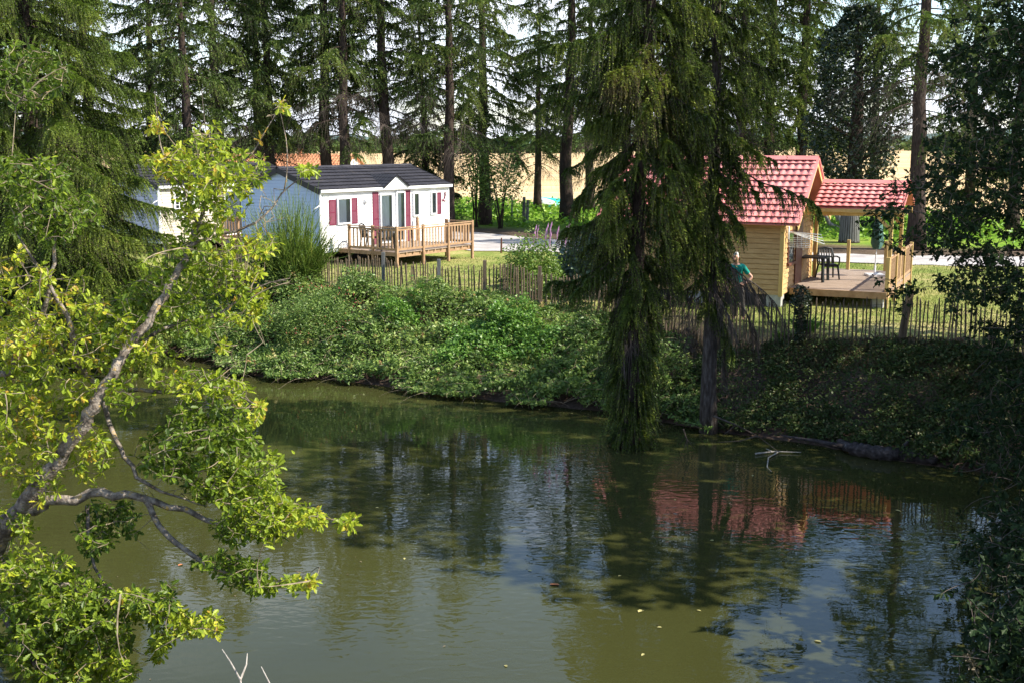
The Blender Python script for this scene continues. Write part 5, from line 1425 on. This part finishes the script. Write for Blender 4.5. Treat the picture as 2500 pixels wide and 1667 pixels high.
# parasol, closed
pz = at_z(2147 / K, 674 / K, G + .45)
pa = empty('parasol', (pz[0] - .15, pz[1], G + .453), 0, 'closed green parasol standing on a white base at the back of the cabin deck', 'parasol')
b = MB(); bx(b, -.25, .25, -.25, .25, 0, .06); tube(b, [(0, 0, .06), (0, 0, .3)], .035, 8); b.build('base', 'white_paint', pa)
b = MB(); tube(b, [(0, 0, .2), (.03, 0, 1.2), (.06, 0, 2.05)], .019, 8); b.build('pole', 'metal_white', pa)
b = MB(); n = 16; an = np.arange(n) * 2 * pi / n; V = []
for z_, r_ in ((.82, .10), (1.0, .16), (1.3, .14), (1.7, .09), (2.0, .03)): V += [(.03 + (r_ * (1 + .25 * cos(a_ * 4))) * cos(a_), (r_ * (1 + .25 * cos(a_ * 4))) * sin(a_), z_) for a_ in an]
b.add(V, [(k * n + q, k * n + (q + 1) % n, (k + 1) * n + (q + 1) % n, (k + 1) * n + q) for k in range(4) for q in range(n)]); b.build('canopy', 'parasol_green', pa, True)
# wall-mounted drying rack
dr = empty('drying_rack', loc_in(HW, HR, .06, .32, 2.0), HR, 'white wire drying rack fixed high on the cabin corner', 'drying rack')
b = MB(); bx(b, 0, .03, -.06, .06, -.15, .2); b.build('bracket', 'metal_white', dr)
arms = [(A(.03, 0, .05), A(.95, -.30 + .2 * k, .02 - .10 * k)) for k in range(4)]
for a_, e in arms: q = MB(); tube(q, [a_, e], .012, 5); q.build('arm', 'metal_white', dr)
b = MB()
for f in np.linspace(.35, 1, 6): tube(b, [a_ + (e - a_) * f for a_, e in arms], .006, 4)
for k in range(6): tube(b, [(.05, -.1, -.1 - .05 * k), (.62, -.1, -.1 - .05 * k)], .006, 4)
for k in range(6): tube(b, [(.05 + .114 * k, -.1, -.02), (.05 + .114 * k, -.1, -.36)], .006, 4)
b.build('wires', 'metal_white', dr)

# ------------------------------------------------------------------ small things beyond
# upturned boats


def boat(xd, yd, Y, L, wd_, mat_, rz, tilt, label):
    c = at_y(xd, yd, Y)
    root = empty('small_boat', c, 0, label, 'boat', 'upturned boats in the meadow')
    root.rotation_euler = tilt
    b = MB(); n, k = 14, 13
    V = []
    for i in range(n):
        s = i / (n - 1); x = (s - .5) * L; w_ = wd_ * (1 - max(0, (s - .45) / .55) ** 2.2 * .85) / 2; h = .50
        for j in range(k):
            a_ = pi * j / (k - 1); V.append((x, w_ * cos(a_) * (1 if abs(cos(a_)) < .97 else 1.05), h * sin(a_) ** .7))
    F = [(i * k + j, (i + 1) * k + j, (i + 1) * k + j + 1, i * k + j + 1) for i in range(n - 1) for j in range(k - 1)]
    b.add(V, F)
    h = b.build('hull', mat_, root, True)
    sm = h.modifiers.new('thickness', 'SOLIDIFY'); sm.thickness = .03
    b = MB()
    for j in (0, 3, 9, k - 1): tube(b, [A(*V[i * k + j]) + A(0, 0, .012) for i in range(n)], .022, 5)
    b.build('rub_rail', 'white_paint' if mat_ == 'boat_white' else mat_, root)
    return root


boat(1246, 474, 79, 2.0, 1.25, 'boat_white', 0, (.1, -.15, -1.95), 'upturned pale grey-white boat, open end showing, in the meadow')
boat(1272, 474, 81, 2.0, 1.3, 'boat_teal', 0, (.25, .1, .25), 'upturned teal boat behind the pale one in the meadow')
# wire fence in the meadow
wf = empty('wire_fence', (*at_z(1200, 500, G)[:2], G), 0, 'old wire fence with a pair of grey posts at the edge of the meadow', 'fence')
o0 = np.array(wf.location)
tops = []
for xd, Y, h, r_ in ((960, 64, 1.2, .05), (1040, 64, 1.2, .05), (1175, 65.5, 1.35, .05), (1203, 65, 1.45, .10), (1211, 64.6, 1.3, .09), (1385, 66, 1.25, .06), (1480, 66, 1.2, .06)):
    c = A(xat(xd, Y), Y, G) - o0; b = MB(); tube(b, [c + A(0, 0, -.1), c + A(.02, 0, h * .6), c + A(.03, 0, h)], [r_, r_ * .95, r_ * .85], 7); b.build('post', 'post_wood', wf, False); tops.append(c)
b = MB()
for hz in (.55, .95): tube(b, [c + A(0, 0, hz - .04 * (i % 2)) for i, c in enumerate(tops)], .008, 4)
b.build('wire', 'dark_metal', wf)
b = MB(); c = at_z(1151, 582, G); tube(b, [(0, 0, -.1), (.01, 0, .3), (.015, 0, .62)], [.04, .04, .03], 6); o = b.build('wooden_stake', 'red_brown'); o.location = (c[0], c[1], G)
tag(o, 'short brown stake standing at the edge of the gravel lane', 'stake')

# orange-roofed bungalow in the field
bl = empty('bungalow', (xat(480, 100), 103, G), radians(-8), 'low white bungalow with an orange tiled roof at the edge of the stubble field', 'building')
W, D, e_, r_ = 11.3, 5.5, 2.35, 3.3
b = MB(); bx(b, 0, W, 0, D, -.2, e_); gl = (r_ - e_) / (D / 2)
for x_ in (0, W): b.add([(x_, 0, e_), (x_, D, e_), (x_, D / 2, r_)], [(0, 1, 2)])
b.build('wall', 'white_siding', bl)
b = MB(); sl = hypot(D / 2 + .3, (D / 2 + .3) * gl); v = A(0, -(D / 2 + .3), -(D / 2 + .3) * gl) / sl
tiles(b, (-.3, D / 2, r_ + .05), (1, 0, 0), W + .6, v, sl, .3, .4, .03, .03); tiles(b, (-.3, D / 2, r_ + .05), (1, 0, 0), W + .6, v * A(1, -1, 1), sl, .3, .4, .03, .03)
ro3 = b.build('roof', 'roof_orange', bl)
b = MB(); bx(b, 6.2, 6.5, 3.0, 3.3, 3.1, 3.75); bx(b, 6.15, 6.55, 2.95, 3.35, 3.75, 3.82); b.build('chimney', 'roof_orange', ro3)
for x_ in (2, 7): b = MB(); bx(b, x_, x_ + 1.1, -.02, .01, 1, 2); b.build('window', 'room', bl)

# treeline and hills at the horizon
rs = np.random.default_rng(77)


def treeline(name, x0, x1, y0, dy, h, n, size, hv, seed):
    rs = np.random.default_rng(seed)
    x = x0 + (x1 - x0) * rs.random(n); hh = h * (.75 + hv * vnoise(x, x * 0, 14, seed) + .25 * vnoise(x, x * 0, 45, seed + 1))
    P = np.c_[x, y0 + dy * rs.random(n) + .02 * np.abs(x), G + hh * rs.random(n) ** .7]
    b = MB(); leaf_cloud(b, P, size, rs, np.clip(.45 + .18 * vnoise(x, P[:, 2] * 2, 10, seed + 2) + .2 * rs.normal(size=n), 0, 1), .5, OVAL)
    tag(b.build(name, 'far_leaf'), kind='stuff')


treeline('treeline', -330, 420, 540, 40, 7.5, 16000, 2.4, .45, 81)
treeline('treeline', -120, 30, 430, 16, 5.5, 4200, 1.6, .5, 83)
hx = np.linspace(-3500, 3500, 240)
hz = 20 + 16 * vnoise(hx, hx * 0, 420, 5) + 9 * vnoise(hx, hx * 0, 130, 6) + 3 * vnoise(hx, hx * 0, 28, 7)
V = np.concatenate([np.c_[hx, np.full(240, 2200.), np.full(240, G - 2)], np.c_[hx, np.full(240, 2350.), G + hz * .55], np.c_[hx, np.full(240, 2700.), G + hz], np.c_[hx, np.full(240, 3600.), np.full(240, G - 2)]])
F = [(r_ * 240 + k, r_ * 240 + k + 1, (r_ + 1) * 240 + k + 1, (r_ + 1) * 240 + k) for r_ in range(3) for k in range(239)]
M['hill'] = surf('hill', [(.3, (.10, .15, .14)), (.7, (.15, .20, .19))], .02, bump=.2, rough=1, spec=0)  # bluish haze of the far air is put into this colour
tag(MB().add(V, F).build('hills', 'hill', smooth=True), kind='structure')
for xd, Y, h, lb, sd_ in ((702, 330, 7.5, 'round-headed field tree far off above the orange-roofed bungalow', 91), (655, 350, 5.5, 'smaller round field tree left of the round-headed one far off', 92), (1895, 420, 8.5, 'lone far field tree left of the ivy-clad tree', 93)):
    r2 = np.random.default_rng(sd_); root = empty('field_tree', (xat(xd, Y), Y, G), 0, lb, 'tree', 'far field trees')
    b = MB(); tube(b, [(0, 0, -.2), (0, 0, h * .3), (.1, 0, h * .6)], [.3, .22, .1], 7); b.build('trunk', 'bark_dark', root)
    n = 1100; d = unit(r2.normal(size=(n, 3))) * (.4 + .6 * r2.random((n, 1)) ** .4); d *= (1 + .3 * vnoise(d[:, 0] * 3, d[:, 2] * 3, .9, sd_))[:, None]
    b = MB(); leaf_cloud(b, d * A(h * .55, h * .5, h * .42) + A(0, 0, h * .56), 1.0, r2, np.clip(.45 + .25 * r2.normal(size=n), 0, 1), .5, OVAL); b.build('crown', 'far_leaf', root)

# ------------------------------------------------------------------ things on the water and bank
wp = [at_z(x, y, W0 + .11) for x, y in ((1925, 1018), (1960, 1030), (2010, 1040), (2060, 1043), (2110, 1047), (2152, 1058))]
c = wp[2]; b = MB(); r2 = np.random.default_rng(44); q = np.linspace(0, 5, 34); wq = np.stack([np.interp(q, np.arange(6), np.array(wp)[:, k]) for k in range(3)], -1) - c
wq += r2.normal(size=wq.shape) * .010; tube(b, wq, np.interp(q, np.arange(6), [.09, .13, .145, .135, .13, .07]) * (1 + .10 * r2.normal(size=34)), 11)
tube(b, [wq[20], wq[20] + A(.1, -.05, .2), wq[20] + A(.16, -.06, .27)], [.045, .035, .02], 6); tube(b, [wq[28], wq[28] + A(.05, .1, .15), wq[28] + A(.12, .16, .19)], [.04, .03, .02], 6)
lg = empty('fallen_log', c, 0, 'dark waterlogged log lying half sunk along the shaded right bank', 'log')
b.build('trunk', 'log', lg, True)
b = MB(); tube(b, [A(-.6, .1, .1), A(-1.1, .35, .16), A(-1.7, .6, .2)], [.06, .04, .015], 6); b.build('branch_stub', 'log', lg, True)


def drift(name, lst, z, r0, label, mat_='dead_twig', cat='branch', zs_=None):
    P = [[at_z(x, y, W0 + z + (q[0] if q else 0)) for x, y, *q in l] for l in lst]
    c = P[0][0]; b = MB()
    for k, l in enumerate(P):
        tube(b, [p_ - c for p_ in l], np.linspace(r0 * (.7 if k else 1), r0 * .3, len(l)), 5)
    o = b.build(name, mat_); o.location = c
    return tag(o, label, cat)


drift('dead_branch', [[(1735, 1041), (1780, 1036), (1840, 1038)], [(1790, 1036), (1765, 1050), (1762, 1072), (1772, 1082)], [(1775, 1037), (1760, 1030)]], .03, .022, 'pale forked dead branch floating below the bank, left of the sunken log', 'bleached')
drift('dead_branch', [[(1640, 955, .5), (1690, 975, .5), (1740, 1000, .25), (1790, 1038, 0)], [(1690, 975, .5), (1660, 1000, .2)], [(1740, 1000, .25), (1700, 1012, .1), (1650, 1015, .05)]], .05, .022, 'thin dead branch arching from the bank down to the water right of the bare trunk', 'dead_twig')
drift('dead_branch', [[(1570, 985, .5), (1578, 1010, .25), (1580, 1035, .0)], [(1575, 1000, .3), (1560, 1020, .05)], [(1576, 1005, .3), (1595, 1030, .0)], [(1578, 1010, .25), (1570, 1035, 0)]], .04, .016, 'dead twig fan hanging to the water left of the bare trunk', 'dead_twig')
# twigs rising from below the bottom edge
for lst, lb in (([[(560, 1640), (552, 1560), (530, 1520), (510, 1490)], [(552, 1560), (566, 1525), (568, 1500)]], 'forked grey twig poking up from the bottom edge over the water'), ([[(640, 1640), (620, 1570), (600, 1530)]], 'single thin grey twig at the bottom edge, right of the forked one')):
    P = [[at_y(x, y, 9.0 + .1 * k) for k, (x, y) in enumerate(l)] for l in lst]; c = P[0][0]; b = MB()
    for l in P: tube(b, [p_ - c for p_ in l], np.linspace(.010, .003, len(l)), 5)
    o = b.build('bare_twig', 'bleached'); o.location = c; tag(o, lb, 'twig', 'bare twigs at the bottom edge')
# dry plant at the bottom right
P0_ = at_y(2270, 1640, 9.5); dp_ = empty('dry_plant', P0_, 0, 'dry brown seed-headed stalk at the bottom right corner', 'plant')
b = MB(); tube(b, [A(0, 0, 0), at_y(2250, 1560, 9.5) - P0_, at_y(2222, 1500, 9.5) - P0_], [.006, .005, .003], 5); tube(b, [A(0, 0, 0), at_y(2300, 1570, 9.5) - P0_, at_y(2340, 1590, 9.4) - P0_], [.006, .004, .002], 5); b.build('stem', 'twig', dp_)
b = MB(); r2 = np.random.default_rng(6); n = 60; ax = r2.random(n)[:, None]
Pq = (at_y(2240, 1540, 9.5) - P0_) * (1 - ax) + (at_y(2222, 1500, 9.5) - P0_) * ax + r2.normal(size=(n, 3)) * .022
leaf_cloud(b, Pq, .035, r2, np.clip(.6 + .2 * r2.normal(size=n), 0, 1), .2, DIA); tag(b.build('seed_head', 'dry_grass', dp_), kind='stuff')
# log lying against the fence
wp = [A(*at_z(x, y, G + .05)) for x, y in ((2075, 790), (2130, 790), (2190, 782), (2215, 772))]
for q in wp: q[1] -= .25; q[2] = float(ground_z(A(q[0]), A(q[1]))[0]) + .08
b = MB(); c = wp[0].copy(); tube(b, [q - c for q in wp], [.09, .08, .07, .04], 8); o = b.build('fallen_branch', 'bark_dark', None, True); o.location = c
tag(o, 'thick fallen branch lying along the foot of the right fence', 'branch')
# fallen leaves afloat
M['leaf_orange'] = surf('leaf_orange', [(.3, (.34, .11, .04)), (.7, (.45, .19, .07))], 30, bump=0, rough=.6)
M['leaf_yellow'] = surf('leaf_yellow', [(.3, (.30, .27, .10)), (.7, (.42, .38, .16))], 30, bump=0, rough=.6)
fl_ = [(1262, 1341, .17, 'leaf_orange', 'curled orange leaf floating in the middle of the pond', 0), (1466, 1405, .13, 'leaf_yellow', 'pale yellow leaf afloat low in the picture right of the orange one', 0), (1887, 1473, .10, 'leaf_yellow', 'pale yellow leaf afloat on the blue reflection at the lower right', 0),
       (409, 1298, .10, 'leaf_orange', 'pinkish leaf afloat in the dark patch under the oak boughs', 0), (2055, 1130 + 40, .12, 'leaf_yellow', 'pale leaf afloat on the dark water below the sunken log', 0)]
for x, y, s_, m_, lb, _ in fl_:
    c = at_z(x, y, W0 + .008); b = MB(); r2 = np.random.default_rng(int(x)); a_ = r2.random() * 6.28
    leaves(b, np.zeros((1, 3)), A(cos(a_) * .9 + .6, sin(a_) * .5, 0)[None], A(.05, .1, 1)[None], A(s_), .5, OVAL); o = b.build('fallen_leaf', m_); o.location = c
    tag(o, lb, 'leaf', 'fallen leaves on the pond')
r2 = np.random.default_rng(19); first = None
for x, y in ((1222, 1310), (907, 1168), (985, 1135), (1420, 1322), (1165, 1530), (1550, 1145), (690, 1330), (1110, 925), (1240, 940), (1310, 948), (1070, 908), (870, 1165), (1520, 1440), (1480, 1500), (930, 1280), (1330, 1180), (2080, 1240), (1640, 1240), (1730, 1090), (1600, 1400)):
    if first is None:
        b = MB(); leaves(b, np.zeros((1, 3)), A(1, .2, 0)[None], A(.05, .1, 1)[None], A(.065), .5, OVAL); o = first = b.build('fallen_leaf', 'leaf_yellow')
    else: o = first.copy(); COL.objects.link(o)
    o.location = at_z(x, y, W0 + .008); o.rotation_euler = (0, 0, r2.random() * 6.28)
    tag(o, 'tiny pale leaf speck floating on the open pond', 'leaf', 'tiny leaf specks on the pond')


P = np.concatenate([scatter(520, -10, 10, 19, 34, lambda x, y: (wl_d(x, y) < -.2) * (wl_d(x, y) > -2.2) * np.exp(wl_d(x, y) * 1.1)), scatter(160, -6, 6, 12.5, 28, lambda x, y: (wl_d(x, y) < -1) * (.2 + (vnoise(x, y, 2, 71) > .2)))])
b = MB(); X_ = rs.normal(size=(len(P), 3)) * A(1, 1, 0); leaves(b, np.c_[P, np.full(len(P), W0 + .006)], X_, A(.03, .02, 1) + 0 * X_, .02 + .035 * rs.random(len(P)), np.clip(.6 + .3 * rs.normal(size=len(P)), 0, 1), DIA)
tag(b.build('floating_debris', 'dry_grass'), kind='stuff')


# ------------------------------------------------------------------ the man by the cabin
def skin_mesh(name, verts, edges, rad, mat_, parent, sub=2, root=0):
    me = bpy.data.meshes.new(name); me.from_pydata([tuple(v) for v in verts], edges, [])
    o = bpy.data.objects.new(name, me); COL.objects.link(o)
    md = o.modifiers.new('skin', 'SKIN'); md.use_smooth_shade = True
    for i, r_ in enumerate(rad):
        sv = me.skin_vertices[0].data[i]; sv.radius = r_ if isinstance(r_, tuple) else (r_, r_); sv.use_root = i == root
    sb = o.modifiers.new('sub', 'SUBSURF'); sb.levels = sub; sb.render_levels = sub
    dg = bpy.context.evaluated_depsgraph_get()
    m2_ = bpy.data.meshes.new_from_object(o.evaluated_get(dg)); m2_.name = name
    o.modifiers.clear(); o.data = m2_; m2_.materials.clear(); m2_.materials.append(M[mat_])
    for p_ in m2_.polygons: p_.use_smooth = True
    o.parent = parent
    return o


pm = at_y(1700, 640, 29.6)
man = empty('person', (pm[0], pm[1], float(ground_z(A(pm[0]), A(pm[1]))[0])), 0, 'white-haired man in a green polo shirt, hand on hip, beside the cabin', 'person')
man.rotation_euler = (radians(5), radians(-3), radians(-24))
# facing -y (the viewer); his left arm is on +x
V = [(0, 0, .95), (0, 0, 1.10), (0, -.01, 1.28), (0, 0, 1.42), (0, -.01, 1.50), (0, -.03, 1.56), (0, -.045, 1.64), (0, -.03, 1.72)]
Rr = [(.15, .11), (.14, .105), (.16, .11), (.12, .09), (.055, .055), (.065, .075), (.082, .10), (.06, .07)]
E_ = [(k, k + 1) for k in range(7)]


def chain(pts, rad, at):
    global V, Rr, E_
    p_ = at
    for q, r_ in zip(pts, rad): V.append(q); Rr.append(r_); E_.append((p_, len(V) - 1)); p_ = len(V) - 1
    return p_


for s_ in (1, -1):
    k = chain([(s_ * .09, 0, .86), (s_ * .11, -.02, .50), (s_ * .12, .02, .10), (s_ * .13, -.02, .05), (s_ * .14, -.16, .03)], [(.085, .09), (.058, .062), (.04, .045), (.038, .04), (.03, .022)], 0)
ha = chain([(.17, 0, 1.40), (.25, .02, 1.27), (.37, .05, 1.13), (.30, -.02, 1.04), (.22, -.08, .985), (.19, -.10, .965)], [.058, .05, .042, .036, .028, .022], 3)
hb = chain([(-.17, 0, 1.40), (-.22, .0, 1.26), (-.25, -.02, 1.10), (-.24, -.06, .98), (-.235, -.08, .88), (-.232, -.09, .83)], [.058, .05, .042, .036, .028, .022], 3)
for h_, sgn in ((ha, 1), (hb, -1)):
    b0_ = A(*V[h_])
    dv = A(-.055, -.02, -.045) if sgn == 1 else A(.0, -.015, -.075)
    sdv = A(.0, .03, -.02) if sgn == 1 else A(0, .02, .0)
    for f in range(4):
        e0 = b0_ + sdv * (f - 1.5) * .8 + dv * .35; e1 = e0 + dv * (.5 + .08 * (f in (1, 2))); e2 = e1 + dv * .4 + A(0, .006, 0)
        chain([tuple(e0), tuple(e1), tuple(e2)], [.0105, .0095, .008], h_)
    chain([tuple(b0_ + A(0, -.02, .01)), tuple(b0_ + A(-.02 * sgn, -.04, -.02))], [.011, .009], h_)
skin_mesh('body', V, E_, Rr, 'skin', man)
pv = [(0, 0, .93), (0, 0, 1.10), (0, -.01, 1.28), (0, 0, 1.42), (0, -.01, 1.475)]; pr = [(.175, .135), (.165, .13), (.182, .132), (.14, .105), (.07, .07)]; pe = [(0, 1), (1, 2), (2, 3), (3, 4)]
pv += [(.17, 0, 1.405), (.255, .022, 1.265), (.30, .03, 1.20), (-.17, 0, 1.405), (-.22, 0, 1.26), (-.232, -.005, 1.20)]; pr += [.075, .066, .066, .075, .066, .066]; pe += [(3, 5), (5, 6), (6, 7), (3, 8), (8, 9), (9, 10)]
skin_mesh('polo_shirt', pv, pe, pr, 'polo', man)
tv = [(0, 0, .95), (.09, 0, .86), (.11, -.02, .50), (.12, .02, .09), (-.09, 0, .86), (-.11, -.02, .50), (-.12, .02, .09), (0, 0, 1.0)]
skin_mesh('trousers', tv, [(0, 1), (1, 2), (2, 3), (0, 4), (4, 5), (5, 6), (0, 7)], [(.162, .125), (.10, .105), (.078, .08), (.066, .07), (.10, .105), (.078, .08), (.066, .07), (.158, .12)], 'trousers', man)
hv = [(0, .02, 1.66), (0, .0, 1.735), (0, -.05, 1.755), (.05, .01, 1.68), (-.05, .01, 1.68)]
skin_mesh('hair', hv, [(0, 1), (1, 2), (0, 3), (0, 4)], [(.07, .075), (.066, .07), (.045, .035), (.035, .05), (.035, .05)], 'hair', man)
b = MB(); tube(b, [(0, -.135, 1.655), (0, -.155, 1.62), (0, -.14, 1.605)], [.008, .014, .010], 6)
for s_ in (-1, 1): tube(b, [(s_ * .088, -.03, 1.665), (s_ * .094, -.02, 1.64), (s_ * .087, -.03, 1.61)], [.008, .014, .008], 6)
b.build('nose_and_ears', 'skin', man, True)
b = MB()
for s_ in (-1, 1): tube(b, [(s_ * .03 - .012, -.127, 1.657), (s_ * .03 + .012, -.127, 1.657)], .006, 6)
tube(b, [(-.022, -.128, 1.578), (.022, -.128, 1.578)], .004, 5)
b.build('face_features', 'red_brown', man)
b = MB(); tube(b, [(.232, -.07, .992), (.220, -.083, .983)], .033, 10); b.build('wristwatch', 'metal_white', man)

# ------------------------------------------------------------------ render settings
S.render.engine = 'CYCLES'
c = S.cycles
c.use_denoising = True
c.max_bounces = 7; c.diffuse_bounces = 3; c.glossy_bounces = 3; c.transmission_bounces = 4; c.transparent_max_bounces = 8
c.caustics_reflective = False; c.caustics_refractive = False
c.sample_clamp_indirect = 6
